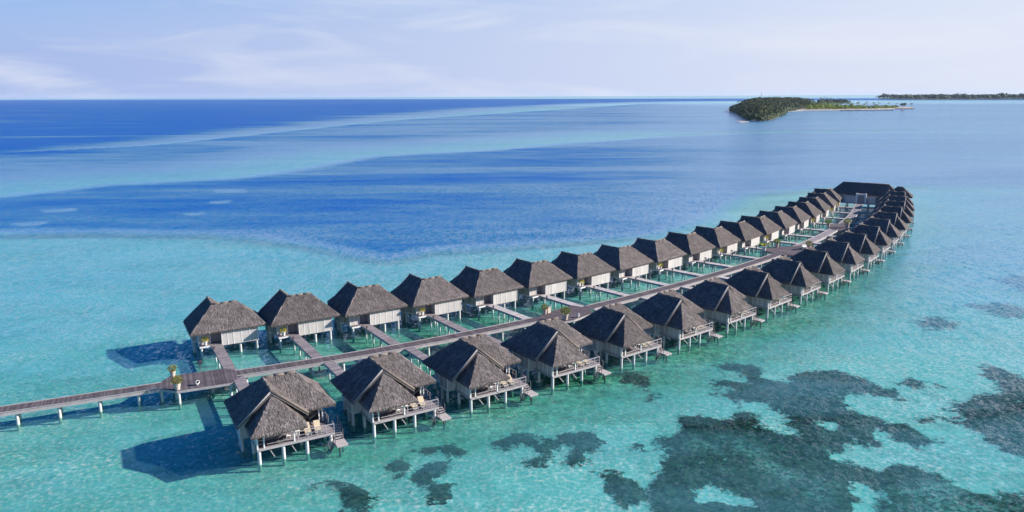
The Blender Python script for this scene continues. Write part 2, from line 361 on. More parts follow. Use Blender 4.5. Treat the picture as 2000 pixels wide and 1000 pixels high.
for p in SAND_HOLE: cf = np.maximum(cf, -sdist(Pn, world_poly(p, -1.2))/sc)
cor[near] = np.clip(cf*.5, -.55, 1)
rub = np.zeros(len(Pb)); rf = np.full(len(Pn), 9.)
for p in RUBBLE: rf = np.minimum(rf, sdist(Pn, world_poly(p, -1.2)))
rub[near] = 1-sm(rf, -2, 3)
bwl = np.array([bw_c(i) for i in np.linspace(-3, 18.6, 90)])
gd = np.min(np.hypot(Pn[:, None, 0]-bwl[None, :, 0], Pn[:, None, 1]-bwl[None, :, 1]), axis=1) if len(Pn) < 120000 else None
if gd is None:
    gd = np.full(len(Pn), 1e9)
    for b in bwl: gd = np.minimum(gd, np.hypot(Pn[:, 0]-b[0], Pn[:, 1]-b[1]))
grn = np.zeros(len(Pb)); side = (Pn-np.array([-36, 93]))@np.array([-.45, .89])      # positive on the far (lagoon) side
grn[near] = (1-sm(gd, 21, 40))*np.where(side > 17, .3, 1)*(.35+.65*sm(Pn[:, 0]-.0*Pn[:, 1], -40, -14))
db = depth_glare_of(Pb)

def water_mat():
    mt, nt, N, L = newmat('clear_sea_water')
    def nd(t, **k):
        n = N.new(t)
        for a, b in k.items(): setattr(n, a, b)
        return n
    def math_(op, a, b=None, clamp=False):
        n = nd('ShaderNodeMath', operation=op, use_clamp=clamp)
        for i, v in enumerate((a, b)):
            if v is None: continue
            if isinstance(v, (int, float)): n.inputs[i].default_value = v
            else: L.new(v, n.inputs[i])
        return n.outputs[0]
    def vmath(op, a, b=None, scale=None):
        n = nd('ShaderNodeVectorMath', operation=op)
        for i, v in enumerate((a, b)):
            if v is None: continue
            if isinstance(v, tuple): n.inputs[i].default_value = v
            else: L.new(v, n.inputs[i])
        if scale is not None:
            if isinstance(scale, (int, float)): n.inputs['Scale'].default_value = scale
            else: L.new(scale, n.inputs['Scale'])
        return n.outputs['Vector'] if op not in ('DOT_PRODUCT', 'LENGTH') else n.outputs['Value']
    def nd_range(v, a, b, c, d):
        n = nd('ShaderNodeMapRange'); n.inputs['From Min'].default_value = a; n.inputs['From Max'].default_value = b; n.inputs['To Min'].default_value = c; n.inputs['To Max'].default_value = d; L.new(v, n.inputs['Value']); return n.outputs[0]
    geo = nd('ShaderNodeNewGeometry'); P = geo.outputs['Position']
    def mapped(rot, sc):
        mpn = nd('ShaderNodeMapping'); mpn.inputs['Rotation'].default_value = (0, 0, R(rot)); mpn.inputs['Scale'].default_value = (*sc, 1)
        L.new(P, mpn.inputs['Vector']); return mpn.outputs[0]
    def noise(vec, scale, detail=2, rough=.5, dist=0.):
        n = nd('ShaderNodeTexNoise'); n.inputs['Scale'].default_value = scale; n.inputs['Detail'].default_value = detail; n.inputs['Roughness'].default_value = rough
        n.inputs['Distortion'].default_value = dist; L.new(vec, n.inputs['Vector']); return n
    v1 = mapped(20, (1, .45)); v2 = mapped(-12, (1, .55)); v3 = mapped(35, (1, .7))
    h = [(noise(v1, .75, 1).outputs['Color'], .22), (noise(v2, 2.3, 1, .6).outputs['Color'], .40), (noise(v3, 5.6, 1).outputs['Color'], .40)]
    acc = None
    for c, w in h:
        q = vmath('SCALE', vmath('SUBTRACT', c, (.5, .5, .5)), scale=w); acc = q if acc is None else vmath('ADD', acc, q)
    # wind streaks: calmer and rougher lanes of water
    streak = noise(mapped(12, (.0035, .020)), 1, 2, .55, .4).outputs['Fac']
    mr = nd('ShaderNodeMapRange'); mr.inputs['From Min'].default_value = .36; mr.inputs['From Max'].default_value = .66; mr.inputs['To Min'].default_value = .55; mr.inputs['To Max'].default_value = 1.25
    L.new(streak, mr.inputs['Value'])
    acc = vmath('SCALE', acc, scale=mr.outputs[0])
    flat = vmath('MULTIPLY', acc, (1.35, 1.35, 0)); nrm = vmath('NORMALIZE', vmath('ADD', flat, (0, 0, 1)))
    fre = nd('ShaderNodeFresnel'); fre.inputs['IOR'].default_value = 1.33; L.new(nrm, fre.inputs['Normal'])
    fac = math_('MINIMUM', math_('MAXIMUM', math_('SUBTRACT', math_('MULTIPLY', fre.outputs[0], 1.15), .06), 0.), .36)
    dep = nd('ShaderNodeAttribute', attribute_name='depth_glare').outputs['Fac']
    edge = noise(mapped(18, (.03, .09)), 1, 3, .6).outputs['Fac']; big = noise(mapped(10, (.0022, .012)), 1, 4, .62, .6).outputs['Fac']
    dep2 = math_('ADD', math_('ADD', dep, math_('MULTIPLY', math_('SUBTRACT', edge, .5), .30)), math_('MULTIPLY', math_('MULTIPLY', math_('SUBTRACT', big, .5), .85), dep), True)
    oc_ = nd('ShaderNodeMapRange', interpolation_type='SMOOTHSTEP'); oc_.inputs['From Min'].default_value = .72; oc_.inputs['From Max'].default_value = 1.0; oc_.inputs['To Min'].default_value = 1; oc_.inputs['To Max'].default_value = .25
    L.new(dep2, oc_.inputs['Value']); fac = math_('MULTIPLY', fac, oc_.outputs[0])        # open ocean: sky reflection painted weaker, the waves stay the same
    gl = nd('ShaderNodeBsdfGlossy'); gl.inputs['Roughness'].default_value = .10; L.new(nrm, gl.inputs['Normal']); gl.inputs['Color'].default_value = (1, 1, 1, 1)
    # caustic sparkle painted into the see-through tint as a net of bright lines
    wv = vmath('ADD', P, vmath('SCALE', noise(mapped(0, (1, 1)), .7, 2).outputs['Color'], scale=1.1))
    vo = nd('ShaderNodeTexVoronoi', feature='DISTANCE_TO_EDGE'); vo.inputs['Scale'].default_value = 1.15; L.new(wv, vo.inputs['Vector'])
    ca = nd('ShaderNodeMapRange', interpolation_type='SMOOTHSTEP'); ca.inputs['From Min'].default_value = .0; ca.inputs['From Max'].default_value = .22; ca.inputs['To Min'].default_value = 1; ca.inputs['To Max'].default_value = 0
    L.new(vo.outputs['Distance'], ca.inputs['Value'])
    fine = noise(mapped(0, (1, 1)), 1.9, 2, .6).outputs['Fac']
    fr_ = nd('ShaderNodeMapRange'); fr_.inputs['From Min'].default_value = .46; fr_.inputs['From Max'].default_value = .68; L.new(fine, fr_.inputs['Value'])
    caustic_tint = math_('ADD', math_('MULTIPLY', ca.outputs[0], .32), math_('MULTIPLY', fr_.outputs[0], .85), True)
    caustic_tint = math_('MULTIPLY', math_('POWER', caustic_tint, 1.35), nd_range(noise(mapped(25, (.05, .11)), 1, 2).outputs['Fac'], .35, .65, .45, 1.1), True)
    tin = nd('ShaderNodeMix', data_type='RGBA'); tin.inputs['A'].default_value = (.29, .725, .69, 1); tin.inputs['B'].default_value = (1.0, 1.0, 1.0, 1); L.new(caustic_tint, tin.inputs['Factor'])
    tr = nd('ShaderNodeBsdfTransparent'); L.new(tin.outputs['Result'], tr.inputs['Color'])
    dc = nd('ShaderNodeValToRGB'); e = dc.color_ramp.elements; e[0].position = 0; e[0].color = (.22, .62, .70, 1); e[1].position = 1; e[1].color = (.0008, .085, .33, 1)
    for pos, c in ((.30, (.10, .42, .62)), (.55, (.115, .29, .52)), (.82, (.018, .155, .33))):  # middle stop holds the painted lavender glare of the right side
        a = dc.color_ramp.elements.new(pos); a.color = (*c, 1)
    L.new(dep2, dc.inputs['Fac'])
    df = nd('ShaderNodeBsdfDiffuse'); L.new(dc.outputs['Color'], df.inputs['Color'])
    df.inputs['Roughness'].default_value = 0
    L.new(nrm, df.inputs['Normal'])
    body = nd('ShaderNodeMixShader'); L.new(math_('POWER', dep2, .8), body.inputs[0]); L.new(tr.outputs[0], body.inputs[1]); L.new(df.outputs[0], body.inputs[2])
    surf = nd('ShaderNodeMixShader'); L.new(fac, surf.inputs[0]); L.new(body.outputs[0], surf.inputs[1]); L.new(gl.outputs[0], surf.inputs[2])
    o = nd('ShaderNodeOutputMaterial'); L.new(surf.outputs[0], o.inputs['Surface']); return mt
def bed_mat():
    mt, nt, N, L = newmat('coral_sand_and_reef')
    def nd(t, **k):
        n = N.new(t)
        for a, b in k.items(): setattr(n, a, b)
        return n
    geo = nd('ShaderNodeNewGeometry'); P = geo.outputs['Position']
    def noise(scale, detail=4, rough=.6):
        n = nd('ShaderNodeTexNoise'); n.inputs['Scale'].default_value = scale; n.inputs['Detail'].default_value = detail; n.inputs['Roughness'].default_value = rough; L.new(P, n.inputs['Vector']); return n.outputs['Fac']
    def rng_(v, a, b, c=0, d=1):
        n = nd('ShaderNodeMapRange'); n.inputs['From Min'].default_value = a; n.inputs['From Max'].default_value = b; n.inputs['To Min'].default_value = c; n.inputs['To Max'].default_value = d; L.new(v, n.inputs['Value']); return n.outputs[0]
    def mix(f, a, b):
        n = nd('ShaderNodeMix', data_type='RGBA'); L.new(f, n.inputs['Factor'])
        for k, v in (('A', a), ('B', b)):
            if isinstance(v, tuple): n.inputs[k].default_value = (*v, 1)
            else: L.new(v, n.inputs[k])
        return n.outputs['Result']
    def att(k): return nd('ShaderNodeAttribute', attribute_name=k).outputs['Fac']
    sand = mix(rng_(noise(.5, 5), .32, .68), (.58, .61, .57), (.97, .95, .88))
    sand = mix(rng_(noise(.045, 3), .4, .65), sand, (.88, .87, .80))
    green = mix(rng_(noise(.9, 5, .7), .35, .66), (.03, .16, .09), (.48, .72, .46))  # seagrass tint along the rows, darkened further to paint under-deck shade
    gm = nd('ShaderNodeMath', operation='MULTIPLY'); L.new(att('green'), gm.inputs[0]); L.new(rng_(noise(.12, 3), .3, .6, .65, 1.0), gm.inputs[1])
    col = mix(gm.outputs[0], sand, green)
    vr = nd('ShaderNodeTexVoronoi'); vr.inputs['Scale'].default_value = .75; L.new(P, vr.inputs['Vector'])
    cv = mix(rng_(noise(1.6, 5, .78), .40, .62), (.004, .015, .022), (.15, .145, .095))
    cv = mix(rng_(vr.outputs['Distance'], .30, .05, 0, .55), cv, (.23, .20, .13))
    cv = mix(rng_(noise(.16, 3), .48, .68, 0, .35), cv, (.060, .085, .085))
    rb = mix(rng_(noise(1.8, 5, .75), .42, .60), (.07, .085, .08), (.60, .57, .50))
    rm = nd('ShaderNodeMath', operation='MULTIPLY'); L.new(att('rubble'), rm.inputs[0]); L.new(rng_(noise(.22, 4), .36, .56), rm.inputs[1])
    cv = mix(rm.outputs[0], cv, rb)
    th = nd('ShaderNodeMath', operation='ADD'); L.new(att('coral'), th.inputs[0]); L.new(rng_(noise(.55, 6, .80), 0, 1, -1.7, 1.7), th.inputs[1])
    col = mix(rng_(th.outputs[0], .14, -.14), col, cv)
    b = nd('ShaderNodeBsdfDiffuse'); L.new(col, b.inputs['Color']); o = nd('ShaderNodeOutputMaterial'); L.new(b.outputs[0], o.inputs['Surface']); return mt
zb = -1.5-1.2*sm(db, .2, .95)
zb[near] += .75*(1-sm(gd, 34, 60))
zb = zb+np.where(cor < 0, .2*np.minimum(-cor*2, 1), 0)
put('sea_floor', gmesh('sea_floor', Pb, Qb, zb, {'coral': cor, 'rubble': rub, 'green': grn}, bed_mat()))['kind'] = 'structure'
bpy.data.objects['sea_floor']['label'] = 'pale coral sand with dark reef patches under the shallow water'
bpy.data.objects['sea_floor']['category'] = 'seabed'
so = put('sea', gmesh('sea', Ps, Qs, np.zeros(len(Ps)), {'depth_glare': depth_glare_of(Ps)}, water_mat())); so['kind'] = 'structure'
tag(so, 'turquoise to deep blue sea reaching the horizon', 'sea')

# ------------------------------------------------------------------ villa
UR, ZR, ZE = .25, 7.3, 4.0                           # ridge line of the seaward wing, ridge and eave heights
def strip(mb, p, d, nrm, length, width, lift, r):
    """one thatch leaf strip: starts at p, runs along d, tip lifted off the slope"""
    sd_ = d.cross(nrm).normalized()*width*.5; q = p+d*length+nrm*lift; m_ = p+d*length*.5+nrm*(lift*.35+.015)
    mb.poly([p-sd_, p+sd_, m_+sd_*.8, m_-sd_*.8], r); mb.poly([m_-sd_*.8, m_+sd_*.8, q], r)
def thatch_face(mb, pts, dens, rg):
    """scatter strips over one roof slope (3 or 4 corners)"""
    P = [Vector(p) for p in pts]; n = (P[1]-P[0]).cross(P[2]-P[0]).normalized()
    if n.z < 0: n = -n
    down = (Vector((0, 0, -1))-n*n.dot(Vector((0, 0, -1)))).normalized()
    tris = [(P[0], P[1], P[2])]+([(P[0], P[2], P[3])] if len(P) == 4 else [])
    for a, b, c in tris:
        k = int((b-a).cross(c-a).length*.5*dens)
        for _ in range(k):
            s, t = rg.random(), rg.random()
            if s+t > 1: s, t = 1-s, 1-t
            p = a+(b-a)*s+(c-a)*t+n*.01
            d = (down+down.cross(n)*rg.uniform(-.38, .38)).normalized()
            strip(mb, p-d*.15, d, n, rg.uniform(.28, .62), rg.uniform(.035, .085), rg.uniform(.02, .09), rg.random())
def fringe(mb, a, b, out, rg, step=.045, drop=.34):
    a, b = Vector(a), Vector(b); L_ = (b-a).length; k = int(L_/step); out = Vector(out).normalized(); al = (b-a).normalized()
    for j in range(k):
        for lay in range(2):
            p = a+(b-a)*((j+rg.random())/k)+Vector((0, 0, .10-.12*lay))-out*(.06+.10*lay)
            d = (Vector((0, 0, -1))+out*(rg.uniform(.15, .7))+al*rg.uniform(-.35, .35)).normalized()
            strip(mb, p, d, out, rg.uniform(.5, 1.15)*drop, rg.uniform(.05, .10), 0, rg.random())
def slab(mb, pts, th=.26):
    P = [Vector(p) for p in pts]; n = (P[1]-P[0]).cross(P[2]-P[0]).normalized()
    if n.z < 0: P = P[::-1]; n = -n
    lo = [p-Vector((0, 0, th)) for p in P]; k = len(P)
    mb.poly(P); mb.poly(lo[::-1])
    for i in range(k): mb.poly([P[i], lo[i], lo[(i+1) % k], P[(i+1) % k]])
FACES = [[(-3.5, 0, ZE), (7.3, 0, ZE), (3.8, 3.5, ZR), (UR, 3.5, ZR)], [(7.3, 0, ZE), (7.3, 7, ZE), (3.8, 3.5, ZR)],
         [(-3.5, 8, ZE), (-3.5, 0, ZE), (UR, 3.5, ZR), (UR, 8, ZR)], [(7.3, 7, ZE), (4.0, 7, ZE), (UR, 3.5, ZR), (3.8, 3.5, ZR)],
         [(4.0, 7, ZE), (4.0, 8, ZE), (UR, 8, ZR), (UR, 3.5, ZR)]]
UA, ZA, ZS = .30, 6.85, 3.78                         # lower hip over the terrace
HIP = [[(-2.55, 10.7, ZS), (3.2, 10.7, ZS), (UA, 7.95, ZA)], [(-2.55, 7.3, ZS), (-2.55, 10.7, ZS), (UA, 7.95, ZA), (UA, 7.3, ZA)], [(3.2, 10.7, ZS), (3.2, 7.3, ZS), (UA, 7.3, ZA), (UA, 7.95, ZA)]]
RIDGES = [((UR, 3.5, ZR), (UR, 8.05, ZR)), ((UR, 3.5, ZR), (3.8, 3.5, ZR)), ((-3.5, 0, ZE), (UR, 3.5, ZR)), ((7.3, 0, ZE), (3.8, 3.5, ZR)), ((7.3, 7, ZE), (3.8, 3.5, ZR))]
def villa(row, detail):
    """row +1: lagoon side, -1: open-sea side (mirrored plan); origin at the front eave, x along the row, y seaward"""
    mir = row; rg = random.Random(11+row+detail)
    v = empty('overwater_villa')
    A = lambda mb, nm, mt, par=v, smooth=False: mb.build(nm, mt, par, smooth, mir)
    # roof
    rb = MB()
    for f in FACES+HIP: slab(rb, f)
    gz = MB(); roof = A(rb, 'roof', M['thatch_base'])
    th = MB(); dens = 78 if detail else 40
    for f in FACES+HIP: thatch_face(th, f, dens, rg)
    for a, b, o in (((-3.5, 0, ZE), (7.3, 0, ZE), (0, -1, 0)), ((7.3, 0, ZE), (7.3, 7, ZE), (1, 0, 0)), ((7.3, 7, ZE), (4, 7, ZE), (0, 1, 0)), ((4, 7, ZE), (4, 8, ZE), (1, 0, 0)),
                    ((-3.5, 8, ZE), (-3.5, 0, ZE), (-1, 0, 0)), ((-2.55, 10.7, ZS), (3.2, 10.7, ZS), (0, 1, 0)), ((-2.55, 7.3, ZS), (-2.55, 10.7, ZS), (-1, 0, 0)), ((3.2, 10.7, ZS), (3.2, 7.3, ZS), (1, 0, 0))):
        fringe(th, a, b, o, rg, .04 if detail else .08, .28 if o == (0, -1, 0) else .38)
    tag(A(th, 'thatch', M['thatch'], roof), kind='stuff')
    for a, b in RIDGES:
        rm = MB(); a, b = Vector(a), Vector(b); k = 3 if detail else 2; hip = abs(a.z-b.z) > .5; off = Vector((0, 0, -.05 if hip else -.02))
        for j in range(k):
            p, q = a+(b-a)*(j/k)+off, a+(b-a)*((j+1.06)/k)+off
            rm.tube(p, q, (.10 if hip else .17), (.09 if hip else .16), 7)
        A(rm, 'ridge_cap', M['thatch' if hip else 'ridge'], roof, True)
    for e, w_ in ((-3.5, .10), (4.0, .17)):           # rolled verge at the seaward gable of the upper roof
        vm = MB(); a, b = Vector((UR, 8.06, ZR+.02)), Vector((e*.985+.01, 8.06, ZE+.06))
        vm.tube(a, b, w_, w_*.8, 7); A(vm, 'verge_roll', M['ridge' if e > 0 else 'verge'], roof, True)
        bm_ = MB(); p, q = a+Vector((0, .06, -.28)), b+Vector((0, .06, -.28)); bm_.tube(p, q, .035, .035, 4); A(bm_, 'barge_board', M['verge'], roof)
    # walls: ordered runs of panels ((u,w),(u,w),count, top)
    runs = [((-2.3, 1.2), (-.7, 1.2), 2), ((.8, .3), (6.0, .3), 5), ((-.7, 1.2), (-.7, 1.75), 1), ((.8, 1.75), (.8, .3), 1), ((6.0, .3), (6.0, 5.6), 4),
            ((-2.3, 3.8), (-2.3, 1.2), 2), ((-2.95, 3.8), (-2.3, 3.8), 1), ((-2.95, 5.8), (-2.95, 3.8), 2), ((-1.9, 5.8), (-2.95, 5.8), 1), ((-1.9, 9.5), (-1.9, 5.8), 4)]
    wj, bj = MB(), MB(); Z0, Z1 = ZD-.30, ZE+.12
    for a, b, k in runs:
        a, b = Vector((*a, 0)), Vector((*b, 0)); d = (b-a)/k; dn = d.normalized(); out = Vector((dn.y, -dn.x, 0))
        xs = [j for j in range(k+1)]
        if k == 5: edges = [0, .16, .32, .54, .77, 1.0]
        else: edges = [j/k for j in range(k+1)]
        for j in range(k):
            p, q = a+(b-a)*edges[j], a+(b-a)*edges[j+1]
            top = Z1-(.30 if (k == 5 and j < 2) else 0)
            i0, i1 = p-out*.06, q-out*.06
            tgt = MB() if detail else wj
            tgt.hexa([(p.x, p.y, Z0), (i0.x, i0.y, Z0), (i1.x, i1.y, Z0), (q.x, q.y, Z0), (p.x, p.y, top), (i0.x, i0.y, top), (i1.x, i1.y, top), (q.x, q.y, top)])
            if detail: po = A(tgt, 'wall_panel', M['panel'])
            for x in ((p,) if j < k-1 else (p, q)):
                bt = MB() if detail else bj
                w2 = dn*.045; x0, x1 = x-w2+out*.03, x+w2+out*.03; y0, y1 = x-w2-out*.03, x+w2-out*.03
                bt.hexa([(x0.x, x0.y, Z0), (y0.x, y0.y, Z0), (y1.x, y1.y, Z0), (x1.x, x1.y, Z0), (x0.x, x0.y, top), (y0.x, y0.y, top), (y1.x, y1.y, top), (x1.x, x1.y, top)])
                if detail: A(bt, 'batten', M['white'], po)
    if not detail:
        wo_ = A(wj, 'wall', M['panel']); A(bj, 'battens', M['white'], wo_)['kind'] = 'stuff'
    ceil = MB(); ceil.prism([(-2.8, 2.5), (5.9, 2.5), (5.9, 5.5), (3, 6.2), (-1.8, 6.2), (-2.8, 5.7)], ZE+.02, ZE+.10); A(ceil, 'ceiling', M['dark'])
    inn = MB(); inn.box(-1.8, 2.9, 6.15, 6.2, ZD, ZE); A(inn, 'glass_wall', M['glass'])
    if row < 0:
        for u in (-.2, 1.4, 2.85):
            A(MB().box(u-.05, u+.05, 6.2, 6.27, ZD, ZE), 'door_frame', M['white'])
        A(MB().box(3.0, 5.9, 5.5, 5.56, ZD, ZE), 'bedroom_glass', M['glass'])
        for u in (5.55, 5.95): A(MB().box(u-.06, u+.06, 6.2, 6.32, ZD, ZE+.1), 'post', M['white'])
    dm = MB(); dm.box(-.7, .8, 1.69, 1.75, ZD, ZD+2.1); do = A(dm, 'door', M['door']); A(MB().tube((.55, 1.68, ZD+1.0), (.55, 1.6, ZD+1.0), .04, n=6), 'handle', M['blackm'], do)
    A(MB().box(-1.15, -.95, 1.03, 1.16, ZD+1.4, ZD+1.58), 'wall_lamp', M['metal'])
    # floor platform with a pale edge beam
    fl = [(-2.35, .25), (.75, .25), (.75, .38), (5.98, .38), (5.98, 5.7), (-2.98, 5.7), (-2.98, 3.75), (-2.35, 3.75)]
    A(MB().prism(ccw(fl), ZD-.26, ZD-.03), 'floor', M['white'])
    fm = MB(); planks(fm, [(-2.3, .29), (.75, .29), (.75, 1.75), (-2.3, 1.75)], 0, ZD-.03, ZD, .15); tag(A(fm, 'porch_planks', M['wood']), kind='stuff')
    tr = [(-1.95, 5.7), (6.3, 5.7), (6.3, 9.75), (-1.95, 9.75)]
    A(MB().prism(ccw(tr), ZD-.30, ZD-.04), 'terrace_frame', M['beam'])
    tp = MB(); planks(tp, tr, math.pi/2, ZD-.04, ZD, .15); tag(A(tp, 'terrace_planks', M['wood']), kind='stuff')
    # piles
    piles = [(-2.1, .55), (.9, .75), (3.4, .7), (5.8, .7), (-2.75, 4.0), (-2.75, 5.4), (.9, 4.2), (3.4, 4.2), (5.8, 4.2), (-1.8, 6.6), (-1.75, 9.5), (.75, 9.5), (3.25, 9.5), (5.95, 9.2), (3.25, 7), (5.9, 7)]
    for u, w in piles:
        A(MB().tube((u, w, -2.2), (u, w, ZD-.28), .20, .19, 10, False), 'pile', M['concrete'], smooth=True)
    if row < 0:
        for u, w in ((-1.88, 9.68), (-1.2, 9.68), (1.95, 9.68)):
            A(MB().box(u-.07, u+.07, w-.07, w+.07, ZD-.2, 4.0), 'post', M['white'])
        rl = MB(); rl.box(2.0, 6.28, 9.66, 9.74, ZD+.92, ZD+1.0); rl.box(2.0, 6.28, 9.68, 9.71, ZD+.50, ZD+.54); rl.box(2.0, 6.28, 9.68, 9.71, ZD+.12, ZD+.16)
        for u in (2.35, 3.35, 4.35, 5.35, 6.24): rl.box(u-.035, u+.035, 9.66, 9.73, ZD, ZD+.93)
        A(rl, 'railing', M['beam'])
        rs = MB(); rs.box(6.22, 6.29, 5.9, 7.5, ZD+.92, ZD+1.0); rs.box(6.24, 6.27, 5.9, 7.5, ZD+.5, ZD+.54)
        for w in (5.95, 6.7, 7.45): rs.box(6.22, 6.29, w-.035, w+.035, ZD, ZD+.93)
        rs.box(6.22, 6.29, 9.0, 9.7, ZD+.92, ZD+1.0)
        A(rs, 'side_railing', M['wood'])
        lo = MB(); lo.box(-1.85, -1.1, 9.66, 9.72, ZD+.85, ZD+.92); lo.box(-1.85, -1.1, 9.67, 9.70, ZD+.45, ZD+.5); lo.box(-.9, 1.9, 9.67, 9.72, ZD+.30, ZD+.36); A(lo, 'low_railing', M['beam'])
        st = empty('stair', parent=v)
        for j in range(6):
            w0 = 7.55+j*.28; A(MB().box(6.4, 7.3, w0, w0+.26, 1.72-.19*j, 1.78-.19*j), 'step', M['pale'], st)
        for u in (6.36, 7.32):
            A(MB().hexa([(u-.03, 7.4, 1.5), (u+.03, 7.4, 1.5), (u+.03, 9.3, .45), (u-.03, 9.3, .45), (u-.03, 7.4, 1.85), (u+.03, 7.4, 1.85), (u+.03, 9.3, .75), (u-.03, 9.3, .75)]), 'stringer', M['wood'], st)
        hr = MB(); hr.tube((7.32, 7.4, 2.85), (7.32, 9.25, 1.75), .04, n=5)
        for w, z in ((7.4, 1.8), (8.3, 1.3), (9.25, .75)): hr.tube((7.32, w, z-.1), (7.32, w, z+1.02), .035, n=5)
        A(hr, 'handrail', M['wood'], st)
        ld = MB(); planks(ld, [(6.15, 9.3), (7.4, 9.3), (7.4, 10.85), (6.15, 10.85)], math.pi/2, .62, .68, .17); lo_ = A(ld, 'landing', M['pale'])
        A(MB().box(6.17, 7.38, 9.32, 10.83, .46, .61), 'landing_frame', M['beam'], lo_)
        for u, w in ((6.5, 10.6), (7.1, 9.6)): A(MB().tube((u, w, -2.2), (u, w, .46), .11, n=8, caps=False), 'pile', M['rock'])
        la = MB()
        for w in (9.75, 10.3):
            la.tube((6.15, w, .68), (4.95, w, -.75), .045, n=5); la.tube((6.15, w, .68), (6.15, w, 1.55), .04, n=5); la.tube((6.15, w, 1.55), (4.9, w, .10), .035, n=5); la.tube((5.5, w, -.1), (5.5, w, .80), .03, n=5)
        for k in range(5): la.box(5.92-.24*k, 6.1-.24*k, 9.75, 10.3, .50-.28*k, .54-.28*k)
        A(la, 'water_ladder', M['wood'])
        for u in (-.7, 1.55): A(MB().tube((u, 9.3, 1.6), (u+.45, 9.95, .75), .06, n=4), 'brace', M['beam'])
    return v
protos = {(r, d): villa(r, d) for r in (1, -1) for d in (1, 0)}
ND = 9
rowname = {1: 'left row', -1: 'right row'}
VILLAS = {1: [], -1: []}
for r in (1, -1):
    org = L_org if r > 0 else R_org; first = {1: True, 0: True}
    for i in range(NV):
        d = 1 if i < ND else 0; p = protos[(r, d)]
        if first[d]: o = p; first[d] = False
        else: o = copy_tree(p)
        o.location = (org[i][0], org[i][1], 0); o.rotation_euler = (0, 0, TH(i)); VILLAS[r].append(o)
        nm = ORD[i]+' from the near end' if i < 10 else (ORD[NV-1-i]+' from the far end' if i < NV-1 else 'the one next to the far hall')
        what = 'thatched villa with entrance door and pale panels' if r > 0 else 'thatched villa with sea terrace and steps'
        tag(o, '%s, %s, %s' % (what, rowname[r], nm if i < NV-1 else 'last, beside the far hall'), 'villa', 'overwater villas in the %s' % rowname[r])

# ------------------------------------------------------------------ boardwalk
bwk = tag(empty('boardwalk', (0, 0, 0)), 'long curving plank boardwalk running between the two rows of villas', 'boardwalk')
cl = [np.array(p) for p in ((-92., 67.3), (-76., 74.4), (-60.4, 81.7), (-45.3, 88.8), (-41.0, 90.9))]
js = np.linspace(-.05, 18.63, 240)
cl += [bw_c(j) for j in js[(np.array([bw_c(j)[0] for j in js]) > -38)]]
END = un(1680, 397.6, ZD)[:2]; cl.append(END)
cl = np.array(cl)
seg = np.hypot(*np.diff(cl, axis=0).T); sl = np.concatenate([[0], np.cumsum(seg)])
# light smoothing of the joint near the platform
def along(s):
    return np.array([np.interp(s, sl, cl[:, 0]), np.interp(s, sl, cl[:, 1])])
def at_s(s):
    p = (along(s-1.2)+along(s)+along(s+1.2))/3 if 1.2 < s < sl[-1]-1.2 else along(s)
    d = along(min(s+1.5, sl[-1]))-along(max(s-1.5, 0)); d /= np.hypot(*d); return p, d, np.array([-d[1], d[0]])
PLAT_AT = [un(*p, ZD)[:2] for p in ((390, 741), (1108, 614), (1535, 489), (1640, 443))]
on_plat = lambda p: any(np.hypot(*(p-c)) < r for c, r in zip(PLAT_AT, (4.6, 5.6, 6.5, 5.0)))
pm, pm2, s = MB(), MB(), 0.
H2 = BW/2
S3 = sl[np.argmin(np.hypot(*(cl-un(1545, 487, ZD)[:2]).T))]
while s < sl[-1]-.15:
    a, da, na = at_s(s); b, db_, nb = at_s(s+.155); z = ZD-random.random()*.012; j1 = random.uniform(-.02, .02)
    q = [a-na*(H2+j1), b-nb*(H2+j1), b+nb*(H2+j1), a+na*(H2+j1)]
    (pm if s < S3 else pm2).hexa([(x[0], x[1], z-.05) for x in q]+[(x[0], x[1], z) for x in q]); s += .175
tag(pm.build('planks', M['walk'], bwk), kind='stuff'); tag(pm2.build('bleached_planks', M['bleach'], bwk), 'paler, newer planks beyond the third platform', kind='stuff')
for sd_, nm in ((1, 'kerb'), (-1, 'kerb')):
    km = None; ss = np.arange(0, sl[-1], 1.)
    for k in range(len(ss)-1):
        a, _, na = at_s(ss[k]); b, _, nb = at_s(ss[k+1])
        if on_plat((a+b)/2):
            if km: km.build('kerb', M['beam'], bwk)
            km = None; continue
        km = km or MB()
        for (o0, o1, z0, z1) in ((H2-.02, H2+.09, ZD-.42, ZD-.055), (H2-.03, H2+.09, ZD+.0, ZD+.07)):
            q = [a+na*sd_*o0, b+nb*sd_*o0, b+nb*sd_*o1, a+na*sd_*o1]
            if sd_ < 0: q = q[::-1]
            q = [q[0], q[1], q[2], q[3]]
            km.hexa([(x[0], x[1], z0) for x in q]+[(x[0], x[1], z1) for x in q])
    if km: km.build('kerb', M['beam'], bwk)
pile_me = MB().tube((0, 0, -2.3), (0, 0, ZD-.3), .20, .17, 10, False).mesh('pile', M['concrete'], True)
cb_me = MB().box(-.11, .11, -H2-.03, H2+.03, ZD-.44, ZD-.09).mesh('cross_beam', M['beam'])
s = 2.0
while s < sl[-1]:
    p, d, n = at_s(s); a = math.atan2(d[1], d[0])
    put('cross_beam', cb_me, bwk, (p[0], p[1], 0), a)
    for k in (-1, 1):
        q = p+n*k*(H2-.28); put('pile', pile_me, bwk, (q[0], q[1], 0))
    s += 4.3
